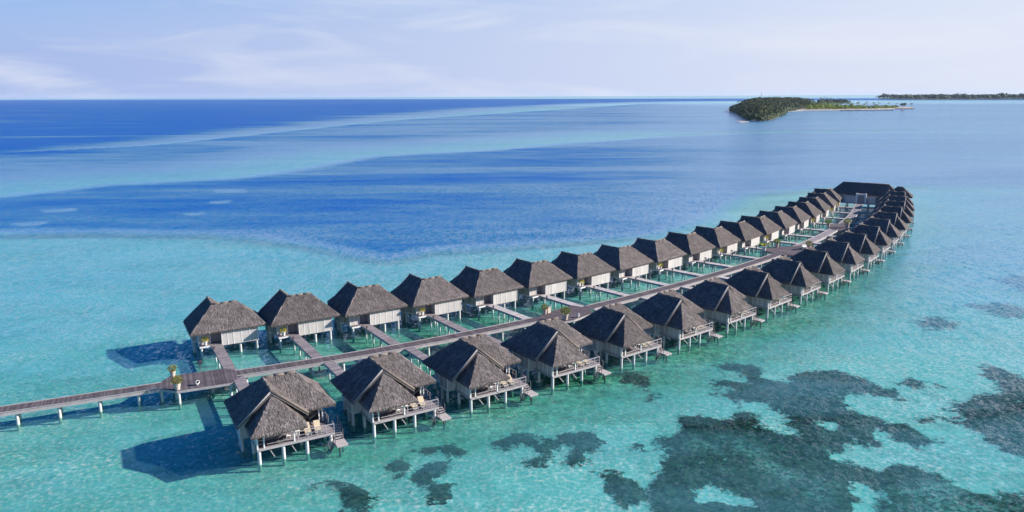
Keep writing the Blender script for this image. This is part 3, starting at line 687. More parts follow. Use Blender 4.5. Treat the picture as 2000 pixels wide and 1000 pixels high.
PLAT = [[(306, 750), (333, 734.5), (438, 719.5), (466, 723.5), (474, 733.5), (454, 746.5), (345, 763), (309, 758.5)],
        [(1054, 619), (1057.5, 613.5), (1117, 596.5), (1141, 600), (1160, 610), (1122, 624), (1090, 630), (1062, 634)],
        [(1489, 487.5), (1494, 484), (1519, 481.5), (1548, 481.5), (1572, 478), (1577, 487), (1567, 494.5), (1555, 499), (1531, 498.5), (1512, 495)],
        [(1619, 443), (1622, 437.5), (1639, 437.5), (1652, 432), (1661, 439), (1657.5, 448.5), (1640, 449.5), (1626, 449)]]
for k, pl in enumerate(PLAT):
    pts = [tuple(un(*p, ZD)[:2]) for p in pl]; cx = np.mean(pts, axis=0)
    hull = ccw(pts); jj = min(range(len(cl)), key=lambda q: np.hypot(*(cl[q]-cx))); dv = cl[min(jj+3, len(cl)-1)]-cl[max(jj-3, 0)]; ang = math.atan2(dv[1], dv[0])
    plo = MB().prism(hull, ZD-.40, ZD-.062).build('platform', M['beam'], bwk)
    pp = MB(); planks(pp, hull, ang, ZD-.05, ZD+.018, .17); tag(pp.build('platform_planks', M['walk'], plo), kind='stuff')
    for q in hull:
        w = np.array(q)*.93+cx*.07; put('pile', pile_me, bwk, (w[0], w[1], 0))

# ------------------------------------------------------------------ gangways
def gangway(a, b, width, label, group, pale, rail):
    L_ = math.hypot(b[0]-a[0], b[1]-a[1]); ang = math.atan2(b[1]-a[1], b[0]-a[0])
    g = tag(empty('gangway', (a[0], a[1], 0), ang), label, 'gangway', group)
    pm = MB(); planks(pm, [(0, -width/2), (L_, -width/2), (L_, width/2), (0, width/2)], 0, ZD-.055, ZD-.005, .17)
    tag(pm.build('planks', M['pale' if pale else 'wood'], g), kind='stuff')
    for k in (-1, 1): MB().box(.1, L_-.02, k*width/2*.93-.06, k*width/2*.93+.06, ZD-.36, ZD-.057).build('side_beam', M['beam'], g)
    x = 1.6
    while x < L_-.6:
        for k in (-1, 1): put('pile', gp_me, g, (x, k*width*.36, 0))
        x += 2.9
    return g
gp_me = MB().tube((0, 0, -2.3), (0, 0, ZD-.36), .12, .11, 8, False).mesh('pile', M['concrete'], True)
GANG = {1: [], -1: []}
for i in range(NV):
    t, n = fr(i)
    a = L_gang[i]-n*.02; b = L_org[i]+n*.24
    tn = bw_tan(i); a = a+n*.12
    GANG[1].append(gangway(a, b, 1.5, 'narrow plank gangway from the boardwalk to the %s villa of the left row' % ORD[i], 'gangways to the left row of villas', i > 3, 1))
    o = R_org[i]; best = min(np.linspace(-.3, 18.7, 1901), key=lambda j: abs((bw_c(j)-o)@t)); cpt = bw_c(best)
    a = cpt-n*(H2+.14); b = o-n*.4
    GANG[-1].append(gangway(a, b, 1.45, 'short plank gangway from the boardwalk to the %s villa of the right row' % ORD[i], 'gangways to the right row of villas', i > 3, -1))

# ------------------------------------------------------------------ hall at the far end of the boardwalk
ea = math.atan2(*(END-along(sl[-1]-6))[::-1])
hall = tag(empty('end_hall', (END[0], END[1], 0), ea-math.pi/2), 'long thatched hall with white portal closing the far end of the boardwalk', 'building')
def hip_roof(name, x0, x1, y0, y1, ze, zr, par, dens=7):
    h = (y1-y0)/2; ym = (y0+y1)/2; f = [[(x0, y0, ze), (x1, y0, ze), (x1-h, ym, zr), (x0+h, ym, zr)], [(x1, y0, ze), (x1, y1, ze), (x1-h, ym, zr)],
                                        [(x1, y1, ze), (x0, y1, ze), (x0+h, ym, zr), (x1-h, ym, zr)], [(x0, y1, ze), (x0, y0, ze), (x0+h, ym, zr)]]
    rb, th = MB(), MB(); rg = random.Random(5)
    for q in f: slab(rb, q); thatch_face(th, q, dens, rg)
    for a, b, o in ((f[0][0], f[0][1], (0, -1, 0)), (f[1][0], f[1][1], (1, 0, 0)), (f[3][0], f[3][1], (-1, 0, 0))): fringe(th, a, b, o, rg, .12, .45)
    ro = rb.build(name, M['thatch_base'], par); tag(th.build('thatch', M['thatch'], ro), kind='stuff')
    MB().tube(f[0][3], f[0][2], .2, n=7).build('ridge_cap', M['thatch'], ro, True)
hip_roof('roof', -10.3, 11.3, 2.4, 9.8, 4.75, 8.1, hall, 20)
hip_roof('side_roof', 7.0, 15.0, 3.2, 9.4, 4.5, 7.4, hall, 20)
MB().box(-9, 11, 1.2, 11, ZD-.35, ZD-.02).build('floor', M['beam'], hall)
MB().box(-8.5, 10.5, 8.8, 9.0, ZD, 4.8).build('rear_wall', M['panel'], hall)
MB().box(-8.0, 8.5, 3.4, 3.5, 4.1, 4.75).build('lintel', M['pale'], hall)
for x in (-8, -5.4, 5.6, 8.2): MB().box(x-.12, x+.12, 3.3, 3.55, ZD, 4.8).build('post', M['white'], hall)
for k in range(3): MB().box(-4.7+1.05*k, -4.7+1.05*k+1.0, 1.4, 1.5, ZD-.1, 4.15+.1*(k % 2)).build('wall_panel', M['panel'], hall)
for k in range(4): MB().box(1.7+1.05*k, 1.7+1.05*k+1.0, 1.4, 1.5, ZD-.1, 4.1+.12*(k % 2)).build('wall_panel', M['panel'], hall)
for x in (-4.75, -3.67, -2.62, 2.73, 3.78, 4.85, 5.9): MB().box(x-.05, x+.05, 1.34, 1.53, ZD-.12, 4.2).build('batten', M['white'], hall)
po = empty('portal', parent=hall)
for x in (-1.35, 1.35): MB().box(x-.27, x+.27, .9, 1.6, ZD-.05, 5.1).build('jamb', M['white'], po)
MB().box(-1.06, 1.06, 1.0, 1.5, 4.6, 4.98).build('head', M['white'], po); MB().box(-1.06, 1.06, 1.2, 1.3, ZD, 4.58).build('door', M['door'], po)
for x in (-8, -4.4, -1.8, 2.2, 5, 8, 10.5):
    for y in (1.6, 6): put('pile', pile_me, hall, (x, y, 0))

# ------------------------------------------------------------------ potted plants
def leaf_cloud(mb, c, rx, rz, n, size, rg, shell=.45):
    for _ in range(n):
        d = Vector((rg.gauss(0, 1), rg.gauss(0, 1), rg.gauss(0, 1))).normalized(); k = shell+(1-shell)*rg.random()**.5
        k *= 1+.18*math.sin(5*d.x+3*d.z+c[0])*math.cos(4*d.y)
        p = Vector(c)+Vector((d.x*rx, d.y*rx, d.z*rz))*k
        a = (d+Vector((rg.uniform(-1, 1), rg.uniform(-1, 1), rg.uniform(-.2, 1))))
        a.normalize(); b = a.orthogonal().normalized(); b.rotate(Matrix.Rotation(rg.uniform(0, 6.28), 3, a)); s_ = size*rg.uniform(.6, 1.3)
        mb.poly([p-b*s_*.28, p+a*s_*.45-b.cross(a)*s_*.12, p+a*s_, p+a*s_*.45+b*s_*.3], rg.random())
POT = {}
def pot_proto(kind):
    rg = random.Random(len(POT)+3); e = empty('potted_plant')
    if kind == 'door':
        MB().lathe([(0, .0), (.17, 0), (.24, .55), (.26, .55), (.26, .60), (.20, .60), (.19, .5), (0, .5)], n=12).build('pot', M['potwhite'], e)
        l = MB(); leaf_cloud(l, (0, 0, .88), .46, .30, 260, .17, rg); l.build('foliage', M['yellow'], e)['kind'] = 'stuff'
    elif kind == 'palm':
        MB().lathe([(0, 0), (.30, 0), (.42, .8), (.45, .8), (.45, .88), (.36, .88), (.35, .75), (0, .75)], n=14).build('pot', M['potwhite'], e)
        l = MB()
        for k in range(16):
            az = k*2.4; up = rg.uniform(.3, 1.2); p = Vector((0, 0, 1.0)); d = Vector((math.cos(az)*.8, math.sin(az)*.8, up)).normalized(); w = .16
            for j in range(5):
                sd2 = d.cross(Vector((0, 0, 1))).normalized()*w; q = p+d*.36; l.poly([p-sd2, p+sd2, q+sd2*.85, q-sd2*.85], rg.random()); p = q; d = (d+Vector((0, 0, -.28))).normalized(); w *= .8
        l.build('foliage', M['yellow'], e)['kind'] = 'stuff'
    else:
        MB().lathe([(0, 0), (.30, 0), (.44, .80), (.47, .80), (.47, .90), (.38, .90), (.37, .76), (0, .76)], n=16).build('pot', M['pot'], e)
        MB().tube((0, 0, .7), (0, 0, 1.2), .05, n=6).build('stem', M['trunk'], e)
        l = MB(); leaf_cloud(l, (0, 0, 1.32), .74 if kind == 'green' else .66, .50, 620, .2, rg, .3); l.build('foliage', M['leaf' if kind == 'green' else 'leafdry'], e)['kind'] = 'stuff'
    return e
def pot(kind, xy, z, label, sc=1., rz=0.):
    if kind not in POT: POT[kind] = pot_proto(kind); o = POT[kind]
    else: o = copy_tree(POT[kind])
    o.location = (xy[0], xy[1], z); o.scale = (sc, sc, sc); o.rotation_euler = (0, 0, rz)
    tag(o, label, 'potted plant', 'potted plants'); return o
pot('dry', un(338, 735, ZD)[:2], ZD+.02, 'olive shrub in stone pot, far edge of the nearest boardwalk platform', .82)
pot('dry', un(347, 761, ZD)[:2], ZD+.02, 'olive shrub in stone pot, near edge of the nearest boardwalk platform', .95, 1)
pot('dry', un(1064, 613, ZD)[:2], ZD+.02, 'olive shrub in stone pot beside the beige box on the second platform', .9, 2)
pot('green', un(1104, 625, ZD)[:2], ZD+.02, 'bright green shrub in stone pot on the second boardwalk platform', 1.15)
pot('palm', un(1492, 489.5, ZD)[:2], ZD+.02, 'spreading yellow-green palm in pot, left tip of the third platform', 1.15)
pot('green', un(1517, 483, ZD)[:2], ZD+.02, 'round green shrub in pot, far side of the third platform', 1.1, 2)
pot('dry', un(1579, 487, ZD)[:2], ZD+.02, 'olive shrub in pot beside the white bench, third platform', 1.1, 4)
pot('green', un(1617, 443.5, ZD)[:2], ZD-.0, 'green shrub in pot, left side of the farthest platform', 1.15, 3)
pot('green', un(1654, 445, ZD)[:2], ZD-.0, 'large green shrub in pot, right side of the farthest platform', 1.4, 5)
def local(r, i, u, w):
    t, n = fr(i); o = L_org[i] if r > 0 else R_org[i]; return o+t*u+n*w*(1 if r > 0 else -1)
for i in (0, 1, 3, 6, 8, 10, 12, 15, 17, 18):
    pot('door', local(1, i, -1.45, .72), ZD, 'yellow-leaved plant in white pot by the door of the %s left-row villa' % ORD[i], 1.05, i)
bx = local(1, 5, 0, 0)
b0 = un(1071, 611, ZD)[:2]; t5, n5 = fr(5)
bxm = empty('storage_box', (b0[0], b0[1], ZD+.02), TH(5)); tag(bxm, 'beige upright storage box beside a potted shrub on the second platform', 'box')
MB().box(-.32, .32, -.26, .26, .0, .95).build('body', M['pot'], bxm); MB().box(-.36, .36, -.30, .30, .952, 1.02).build('lid', M['beam'], bxm)
# round sign
sg = empty('round_sign', (*un(391, 720.5, ZD)[:2], ZD), 0); tag(sg, 'dark round sign on a post at the far edge of the nearest platform', 'sign')
MB().tube((0, 0, -.3), (0, 0, .75), .05, n=6).build('post', M['sign'], sg); MB().tube((0, -.05, .92), (.0, .05, .92), .34, n=20).build('disc', M['sign'], sg)
MB().tube((0, -.06, .92), (0, -.075, .92), .27, n=20).build('face', M['door'], sg)
# white floodlights at the platform edges
def flood(px, py, label):
    p = un(px, py, ZD); e = tag(empty('floodlight', (p[0], p[1], ZD+.02), R(30)), label, 'lamp', 'white floodlights on the platforms')
    MB().lathe([(0, 0), (.18, 0), (.18, .08), (.10, .12), (.10, .25), (0, .25)], n=10).build('stand', M['metal'], e)
    MB().tube((-.05, .14, .36), (.08, -.26, .44), .18, .26, 12).build('head', M['linen'], e); MB().tube((.081, -.262, .44), (.084, -.27, .441), .21, .21, 12).build('lens', M['glass'], e)
flood(385, 752, 'small white floodlight on the edge of the nearest platform'); flood(1128, 619.5, 'small white floodlight on the edge of the second platform')
p = un(1573, 485, ZD); e = tag(empty('bench', (p[0], p[1], ZD+.02), R(20)), 'white bench beside a potted shrub on the third platform', 'bench')
MB().box(-.8, .8, -.3, .3, .30, .42).build('seat', M['linen'], e); MB().box(-.8, .8, .26, .36, .43, .85).build('backrest', M['linen'], e)
for x in (-.7, .7): MB().box(x-.05, x+.05, -.25, .25, 0, .298).build('leg', M['linen'], e)
# low path lights on the gangways
pl0 = None
for i in range(NV):
    L_ = (L_org[i]-L_gang[i])@fr(i)[1]; q = L_gang[i]+fr(i)[1]*(L_-1.7)-fr(i)[0]*.66
    if pl0 is None:
        pl0 = empty('path_light'); MB().box(-.09, .09, -.09, .09, 0, .28).build('post', M['sign'], pl0); MB().box(-.14, .14, -.14, .14, .281, .36).build('cap', M['sign'], pl0); o = pl0
    else: o = copy_tree(pl0)
    o.location = (q[0], q[1], ZD); o.rotation_euler = (0, 0, TH(i)); tag(o, 'low brown path light on the gangway of the %s left-row villa' % ORD[i], 'lamp', 'path lights on the gangways')

# ------------------------------------------------------------------ terrace furniture
def lounger_proto():
    e = empty('sun_lounger'); f = MB().box(-.34, .34, -.95, .95, .22, .28); f.build('frame', M['linen'], e)
    for x in (-.3, .3):
        for y in (-.85, .8): MB().box(x-.03, x+.03, y-.03, y+.03, 0, .22).build('leg', M['linen'], e)
    MB().box(-.33, .33, -.2, .95, .285, .36).build('seat_cushion', M['cushion'], e)
    MB().hexa([(-.33, -.95, .75), (.33, -.95, .75), (.33, -.2, .30), (-.33, -.2, .30), (-.33, -.92, .84), (.33, -.92, .84), (.33, -.18, .38), (-.33, -.18, .38)]).build('back_cushion', M['cushion'], e); return e
def table_proto():
    e = empty('terrace_table'); MB().tube((0, 0, .70), (0, 0, .75), .48, n=18).build('table_top', M['linen'], e)
    for x, y in ((-.3, -.3), (.3, -.3), (.3, .3), (-.3, .3)): MB().tube((x, y, 0), (x*.9, y*.9, .699), .03, n=6).build('leg', M['linen'], e)
    return e
def chair_proto():
    e = empty('terrace_chair'); MB().box(-.22, .22, -.22, .22, .42, .47).build('seat', M['linen'], e); MB().box(-.22, .22, -.24, -.19, .475, .92).build('backrest', M['linen'], e)
    for x, y in ((-.19, -.19), (.19, -.19), (.19, .19), (-.19, .19)): MB().box(x-.02, x+.02, y-.02, y+.02, 0, .418).build('leg', M['linen'], e)
    return e
def daybed_proto():
    e = empty('daybed'); MB().box(-1.0, 1.0, -.42, .42, .10, .34).build('base', M['wood'], e); MB().box(-.97, .97, -.4, .4, .345, .48).build('mattress', M['cushion'], e)
    MB().box(-.97, .97, -.40, -.24, .485, .85).build('backrest', M['cushion'], e)
    for x in (-.6, 0, .6): MB().box(x-.24, x+.24, -.23, -.10, .486, .80).build('pillow', M['linen'], e)
    return e
FP = {}
def furn(kind, proto, i, u, w, rz, label, cat, group):
    if kind not in FP: FP[kind] = proto(); o = FP[kind]
    else: o = copy_tree(FP[kind])
    q = local(-1, i, u, w); o.location = (q[0], q[1], ZD); o.rotation_euler = (0, 0, TH(i)+math.pi+rz); return tag(o, label, cat, group)
for i in range(9):
    w_ = 'the %s right-row villa' % ORD[i]
    furn('l', lounger_proto, i, 4.75, 8.45, -.15, 'beige sun lounger nearer the steps on the terrace of '+w_, 'sun lounger', 'sun loungers on the terraces')
    furn('l', lounger_proto, i, 3.65, 8.45, -.1, 'beige sun lounger nearer the table on the terrace of '+w_, 'sun lounger', 'sun loungers on the terraces')
    furn('t', table_proto, i, 2.3, 8.7, .3, 'round white table on the terrace of '+w_, 'table', 'white terrace tables')
    furn('c', chair_proto, i, 1.5, 8.9, 1.5, 'white chair beside the table on the terrace of '+w_, 'chair', 'white terrace chairs')
    furn('d', daybed_proto, i, .1, 7.9, 0, 'beige daybed under the eave on the terrace of '+w_, 'daybed', 'terrace daybeds')
for i, u, w, sc in ((3, 3.4, 9.3, 1.), (7, 2.6, 9.5, 1.5)):
    tm = MB(); k = 6
    for a in range(k):
        for b in range(4):
            f = lambda a, b: (-.5*sc+sc*a/k, -.3*sc+.6*sc*b/4, .05*math.sin(a*1.7+b)+.03*math.cos(b*2.1))
            tm.poly([f(a, b), f(a+1, b), f(a+1, b+1), f(a, b+1)], .5)
    o = tm.build('beach_towel', M['blue'], None, True); q = local(-1, i, u, w); o.location = (q[0], q[1], ZD+1.06); o.rotation_euler = (0, 0, TH(i)+.1)
    sm_ = o.modifiers.new('thickness', 'SOLIDIFY'); sm_.thickness = .03
    tag(o, 'crumpled blue towel on the terrace railing of the %s right-row villa' % ORD[i], 'towel', 'blue towels')

# ------------------------------------------------------------------ bicycles
def bike():
    e = empty('bicycle')
    for x in (-.52, .52):
        wm = MB(); n = 20
        for k in range(n):
            a, b = 2*math.pi*k/n, 2*math.pi*(k+1)/n; wm.tube((x+.33*math.cos(a), 0, .34+.33*math.sin(a)), (x+.33*math.cos(b), 0, .34+.33*math.sin(b)), .022, n=5, caps=False)
        for k in range(6): wm.tube((x, 0, .34), (x+.32*math.cos(k*1.05), 0, .34+.32*math.sin(k*1.05)), .006, n=3, caps=False)
        wm.build('wheel', M['blackm'], e)
    fm = MB()
    for a, b in (((-.52, 0, .34), (-.08, 0, .30)), ((-.08, 0, .30), (-.20, 0, .78)), ((-.52, 0, .34), (-.18, 0, .70)), ((-.08, 0, .30), (.36, 0, .78)), ((-.18, 0, .70), (.35, 0, .84)), ((.52, 0, .34), (.34, 0, .95))):
        fm.tube(a, b, .022, n=6)
    fm.build('frame', M['navy'], e); MB().box(-.34, -.08, -.07, .07, .785, .85).build('saddle', M['blackm'], e)
    hb = MB().tube((.34, -.28, 1.0), (.34, .28, 1.0), .018, n=6); hb.tube((.34, 0, .94), (.34, 0, 1.0), .02, n=6); hb.build('handlebar', M['metal'], e)
    bk = MB().box(.44, .72, -.16, .16, .72, .94); bk.build('basket', M['blackm'], e); return e
b1 = bike(); nb = 0
for i, dd, lab in ((9, 1.9, 'bicycle parked on the gangway of the tenth left-row villa'), (10, 1.6, 'bicycle nearer the door on the gangway of the eleventh left-row villa'), (10, 3.4, 'bicycle nearer the boardwalk on the gangway of the eleventh left-row villa')):
    o = b1 if nb == 0 else copy_tree(b1); nb += 1; t, n = fr(i); L_ = (L_org[i]-L_gang[i])@n; q = L_gang[i]+n*(L_-dd)+t*.35
    o.location = (q[0], q[1], ZD); o.rotation_euler = (0, 0, TH(i)+math.pi/2+.12*nb); tag(o, lab, 'bicycle', 'parked bicycles')

# ------------------------------------------------------------------ islands
def frond_star(mb, c, rad, n, rg, droop=.55):
    for k in range(n):
        az = rg.uniform(0, 6.283); up = rg.uniform(-.1, .75); d = Vector((math.cos(az), math.sin(az), up)).normalized(); p = Vector(c); w = rad*.13; r = rg.random()
        for j in range(3):
            sd2 = Vector((-d.y, d.x, 0)).normalized()*w; q = p+d*rad/3
            mb.poly([p-sd2, p+sd2, q+sd2*(1.1-.35*j), q-sd2*(1.1-.35*j)], r); p = q; d = (d+Vector((0, 0, -droop))).normalized()
def clump(mb, c, rx, rz, n, size, rg):
    for _ in range(n):
        d = Vector((rg.gauss(0, 1), rg.gauss(0, 1), abs(rg.gauss(0, 1))-.25)).normalized(); p = Vector(c)+Vector((d.x*rx, d.y*rx, d.z*rz))*rg.uniform(.75, 1.06)
        a = d.orthogonal().normalized(); a.rotate(Matrix.Rotation(rg.uniform(0, 6.28), 3, d)); b = d.cross(a); s2 = size*rg.uniform(.6, 1.2); tl = d*rg.uniform(-.4, .4)*s2
        mb.poly([p-a*s2-tl, p-b*s2*.7, p+a*s2+tl, p+b*s2*.7], rg.random())
def sample(poly, step, rg):
    poly = np.array(poly); x0, y0 = poly.min(0); x1, y1 = poly.max(0); pts = []
    y = y0
    while y < y1:
        x = x0
        while x < x1:
            pts.append((x+rg.uniform(-.5, .5)*step, y+rg.uniform(-.5, .5)*step)); x += step
        y += step
    P = np.array(pts); sdv = sdist(P, poly); return P[sdv < .5], sdv[sdv < .5]
def land(name, px, z, mat, label):
    pts = ccw([un(*p, 0)[:2] for p in px]); c = np.mean(pts, 0); m_ = MB(); n = len(pts)
    inner = [tuple(np.array(p)+(c-np.array(p))/np.hypot(*(c-np.array(p)))*min(6., .3*np.hypot(*(c-np.array(p))))) for p in pts]
    for i in range(n):
        a, b = pts[i], pts[(i+1) % n]; d, e = inner[i], inner[(i+1) % n]
        m_.poly([(a[0], a[1], -3), (b[0], b[1], -3), (b[0], b[1], .05), (a[0], a[1], .05)]); m_.poly([(a[0], a[1], .05), (b[0], b[1], .05), (e[0], e[1], z), (d[0], d[1], z)])
    m_.poly([(p[0], p[1], z) for p in inner]); o = m_.build(name, mat); tag(o, label, 'island', None, 'structure'); return o
FOREST = [(1427, 217.5), (1442, 222), (1458, 231), (1465, 236), (1485, 237.4), (1506, 234), (1515, 230), (1527, 226), (1534, 219.5), (1552, 217), (1570, 214), (1590, 213), (1602, 209), (1560, 205.5), (1500, 205), (1450, 206.5)]
land('island', [(1428, 216.6), (1444, 221), (1459, 229.5), (1466, 234.8), (1485, 236.2), (1506, 234.2), (1514, 231.4), (1527, 225.6), (1533, 219.4), (1553, 217.3), (1568, 216.2), (1640, 215.4), (1700, 214.4), (1760, 212.9), (1786, 211.7), (1780, 209.6), (1700, 209), (1620, 207), (1560, 205), (1500, 204.5), (1448, 206)], 1.2, M['sand'], 'low wooded island with a sandy spit in the distance')
rg = random.Random(21)
P, dv = sample(world_poly(FOREST), 9.0, rg)
pm_, bm2 = MB(), MB()
for (x, y), d in zip(P, dv):
    e = -d; hmax = 15+7*min(1, e/45)
    if e < 14 or rg.random() < .22:
        h = rg.uniform(8, 13)*(1 if e < 14 else 1.35)*(.75 if y < 1250 else 1); clump(bm2, (x, y, h*.55), rg.uniform(4.5, 7), h*.5, 34, 1.5, rg)
    else:
        h = hmax*rg.uniform(.62, 1.18); frond_star(pm_, (x, y, h), rg.uniform(4.4, 6.6), 12, rg)
        if rg.random() < .5: clump(bm2, (x+rg.uniform(-4, 4), y+rg.uniform(-4, 4), h*.42), 4.5, h*.33, 20, 1.6, rg)
FP_ = world_poly(FOREST)
for k in range(9):
    a, b = FP_[k], FP_[k+1]; n = max(1, int(np.hypot(*(b-a))/5))
    for j in range(n):
        q = a+(b-a)*(j+rg.random())/n; h = rg.uniform(5, 10); clump(bm2, (q[0], q[1], h*.42), rg.uniform(4, 6.5), h*.55, 30, 1.4, rg)
print('forest', len(P), len(pm_.f), len(bm2.f))
tag(pm_.build('palm_forest', M['palm']), 'dense coconut palms covering the wooded island', 'forest', None, 'stuff')
tag(bm2.build('shrub_belt', M['wood_far']), 'dark green shrubs and broadleaf trees among the island palms', 'forest', None, 'stuff')
# scrub along the spit and the grove behind it
sm1 = MB()
P, dv = sample(world_poly([(1575, 215.4), (1640, 214.4), (1700, 213.2), (1750, 211.6), (1752, 210.4), (1700, 210.2), (1640, 209), (1600, 208)]), 10, rg)
for (x, y), d in zip(P, dv):
    h = rg.uniform(3.5, 9)*(1.4 if x < 800 else .8)
    if rg.random() < .05: frond_star(sm1, (x, y, rg.uniform(9, 14)), 5, 12, rg)
    clump(sm1, (x, y, h*.5), rg.uniform(4, 8), h*.55, 24, 1.5, rg)
tag(sm1.build('scrub', M['leaf']), 'low green scrub along the sandy spit of the island', 'scrub', None, 'stuff')
gm_ = MB(); P, dv = sample(world_poly([(1598, 203.2), (1622, 202.4), (1655, 201), (1664, 200), (1640, 199), (1600, 200)]), 24, rg)
for (x, y), d in zip(P, dv):
    h = rg.uniform(9, 15) if x < 1300 else rg.uniform(6, 9); clump(gm_, (x, y, h*.5), 10, h*.5, 22, 3.0, rg)
    if rg.random() < .35 and x < 1250: frond_star(gm_, (x, y, h+rg.uniform(4, 9)), 6, 9, rg)
land('rear_island', [(1596, 203.6), (1622, 202.9), (1656, 201.4), (1666, 200.2), (1640, 198.8), (1600, 199.6)], 1., M['wood_far'], 'low tree-covered islet behind the wooded island')
tag(gm_.build('grove', M['wood_far']), 'dark trees on the islet behind the wooded island', 'forest', None, 'stuff')
# long wooded island near the horizon
fm_ = MB()
FARP = [(1717, 193.6), (1760, 194.4), (1820, 194.6), (1900, 194.4), (2010, 194.0), (2140, 193.6), (2140, 191.6), (2000, 191.8), (1850, 191.8), (1720, 191.9)]
P, dv = sample(world_poly(FARP), 62, rg); keep = rg.sample(range(len(P)), min(len(P), 1500))
for k in keep:
    x, y = P[k]; h = rg.uniform(20, 27)*(1.3 if rg.random() < .05 else 1); clump(fm_, (x, y, h*.5), 26, h*.5, 26, 7., rg)
land('far_island', FARP, 1.5, M['wood_far'], 'long flat island near the horizon')
tag(fm_.build('far_forest', M['wood_far']), 'dark forest covering the long island near the horizon', 'forest', None, 'stuff')
print('far', len(keep))
# single palms on the spit
def palm_tree(px, py, h, rad, label):
    p = un(px, py, 0); e = tag(empty('palm_tree', (p[0], p[1], .9)), label, 'palm tree', 'single palms on the spit'); t = MB(); q = Vector((0, 0, -.3)); bend = rg.uniform(-.12, .12)
    for j in range(5):
        r_ = q+Vector((bend*h/5*j*.5, 0, h/5)); t.tube(q, r_, .34-.03*j, .31-.03*j, 7, False); q = r_
    t.build('trunk', M['trunk'], e, True); c = MB(); frond_star(c, q, rad, 22, rg, .5); c.build('crown', M['palm'], e)['kind'] = 'stuff'
palm_tree(1674.5, 210.5, 13, 5, 'tall lone palm on the sandy spit, left of its pair')
palm_tree(1691.5, 210.3, 13.5, 5, 'tall lone palm behind the blue-roofed building')
palm_tree(1707, 211, 9, 4.2, 'short palm just right of the blue-roofed building, taller of two')
palm_tree(1712, 211, 7.5, 4, 'short palm just right of the blue-roofed building, shorter of two')
palm_tree(1780.5, 210.4, 9.5, 5.5, 'lone palm at the very tip of the sandy spit')
p = un(1764, 210.8, 0); e = tag(empty('broadleaf_tree', (p[0], p[1], 1.)), 'dark rounded tree near the tip of the sandy spit', 'tree')
MB().tube((0, 0, -.3), (0, 0, 4), .5, .3, 8).build('trunk', M['trunk'], e); c = MB(); clump(c, (-2, 0, 6), 6.5, 4.5, 150, 1.3, rg); clump(c, (4, 1, 8), 4, 3.4, 80, 1.2, rg); c.build('crown', M['wood_far'], e)['kind'] = 'stuff'
# building, breakwaters, mast, boat
p = un(1699, 212.4, 0); e = tag(empty('beach_house', (p[0], p[1], 1.2), R(8)), 'low house with blue roof on the sandy spit', 'house')
MB().box(-9, 9, -4, 4, -.2, 2.6).build('wall', M['white'], e)
MB().hexa([(-10, -5, 2.6), (10, -5, 2.6), (10, 5, 2.6), (-10, 5, 2.6), (-8, -.3, 5.2), (8, -.3, 5.2), (8, .3, 5.2), (-8, .3, 5.2)]).build('roof', M['roofblue'], e)
MB().box(-2, -.6, -4.06, -4.0, -.1, 2.0).build('door', M['door'], e)
for x in (-6.5, 3, 6.5): MB().box(x-.8, x+.8, -4.06, -4.0, .9, 1.9).build('window', M['glass'], e)
def breakwater(a, b, label):
    a, b = un(*a, 0), un(*b, 0); o = tag(empty('breakwater', tuple(a)), label, 'breakwater', 'rock breakwaters'); d = b-a; L_ = np.hypot(d[0], d[1]); n = int(L_/2.6); m_ = MB()
    for j in range(n):
        q = d*(j+.5)/n; w = rg.uniform(1.3, 2.2); h = rg.uniform(1.0, 1.7); an = rg.uniform(0, 3); ring = [(q[0]+w*math.cos(an+k*1.047)*rg.uniform(.8, 1.1), q[1]+w*math.sin(an+k*1.047)*rg.uniform(.8, 1.1)) for k in range(6)]
        cx, cy = q[0], q[1]; top = [(cx+(x-cx)*.6, cy+(y-cy)*.6, h) for x, y in ring]; bt = [(x, y, -2.5) for x, y in ring]
        m_.poly(top)
        for k in range(6): m_.poly([bt[k], bt[(k+1) % 6], top[(k+1) % 6], top[k]])
    tag(m_.build('rocks', M['rock'], o), kind='stuff')
breakwater((1641, 216.2), (1745, 215.3), 'nearer dark rock breakwater along the sandy spit'); breakwater((1700, 213.9), (1786, 212.6), 'farther dark rock breakwater reaching the tip of the spit')
p = un(1485.5, 210, 0); e = tag(empty('radio_mast', (p[0], p[1], 1)), 'thin lattice mast rising above the island palms', 'mast')
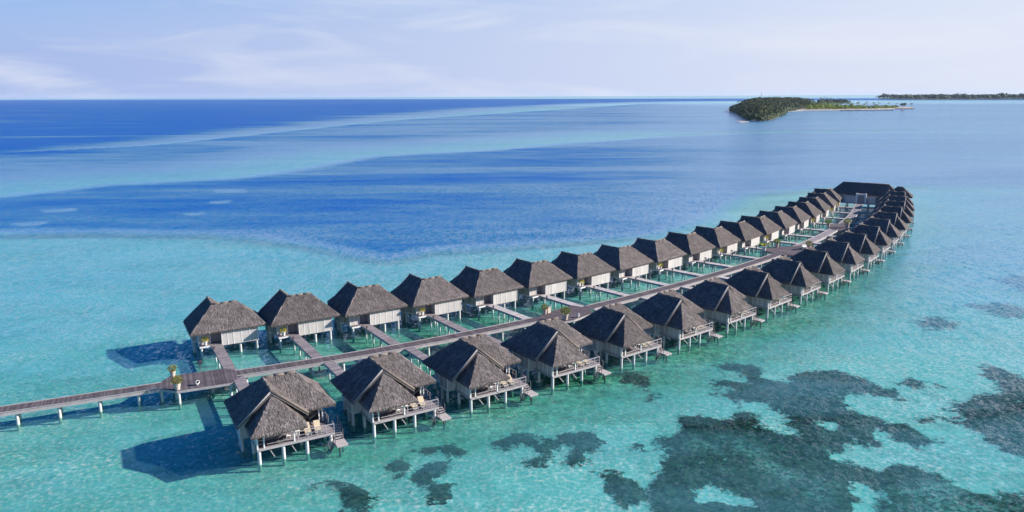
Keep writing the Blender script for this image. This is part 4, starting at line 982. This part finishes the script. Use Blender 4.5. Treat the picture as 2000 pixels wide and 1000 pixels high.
mm = MB(); H_ = 39.
for k in range(3):
    a = 2.094*k; mm.tube((1.4*math.cos(a), 1.4*math.sin(a), 0), (.45*math.cos(a), .45*math.sin(a), H_), .12, .10, 4)
for j in range(16):
    z0, z1 = H_*j/16, H_*(j+1)/16; r0, r1 = 1.4-.95*j/16, 1.4-.95*(j+1)/16
    for k in range(3):
        a, b = 2.094*k, 2.094*(k+1); mm.tube((r0*math.cos(a), r0*math.sin(a), z0), (r1*math.cos(b), r1*math.sin(b), z1), .06, n=3)
mm.build('lattice', M['metal'], e)
for k, z in enumerate((33, 36, 38)): MB().tube((.7, -.3+.3*k, z-1), (.7, -.3+.3*k, z+1.2), .25, n=6).build('antenna', M['white'], e)
p = un(1763, 216.4, 0); e = tag(empty('moored_boat', (p[0], p[1], 0), R(15)), 'small dark red boat moored off the sandy spit', 'boat')
MB().hexa([(-2.8, -.7, -.3), (2.2, -.6, -.3), (2.2, .6, -.3), (-2.8, .7, -.3), (-3.2, -1.1, .9), (3.6, -.15, 1.2), (3.6, .15, 1.2), (-3.2, 1.1, .9)]).build('hull', M['red'], e)
MB().box(-1.6, .6, -.75, .75, 1.0, 2.1).build('cabin', M['white'], e); MB().box(-1.8, .8, -.85, .85, 2.1, 2.22).build('cabin_roof', M['navy'], e)
land('sandbar', [(1437, 237.2), (1446, 239.2), (1464, 238.4), (1462, 237.0), (1448, 236.2)], .35, M['sand'], 'narrow bare sandbar off the island tip')

# ------------------------------------------------------------------ sea air
hm, hnt, HN, HL = newmat('sea_haze'); pv = HN.new('ShaderNodeVolumePrincipled'); pv.inputs['Color'].default_value = (.70, .82, 1, 1); pv.inputs['Density'].default_value = .000022; pv.inputs['Anisotropy'].default_value = 0.
ho = HN.new('ShaderNodeOutputMaterial'); HL.new(pv.outputs[0], ho.inputs['Volume'])
hb_ = MB().box(-28500, 28500, -60, 13000, -6, 60); o = hb_.build('haze', hm); tag(o, 'thin blue sea haze over the water', 'haze', None, 'stuff')
S.cycles.volume_bounces = 0
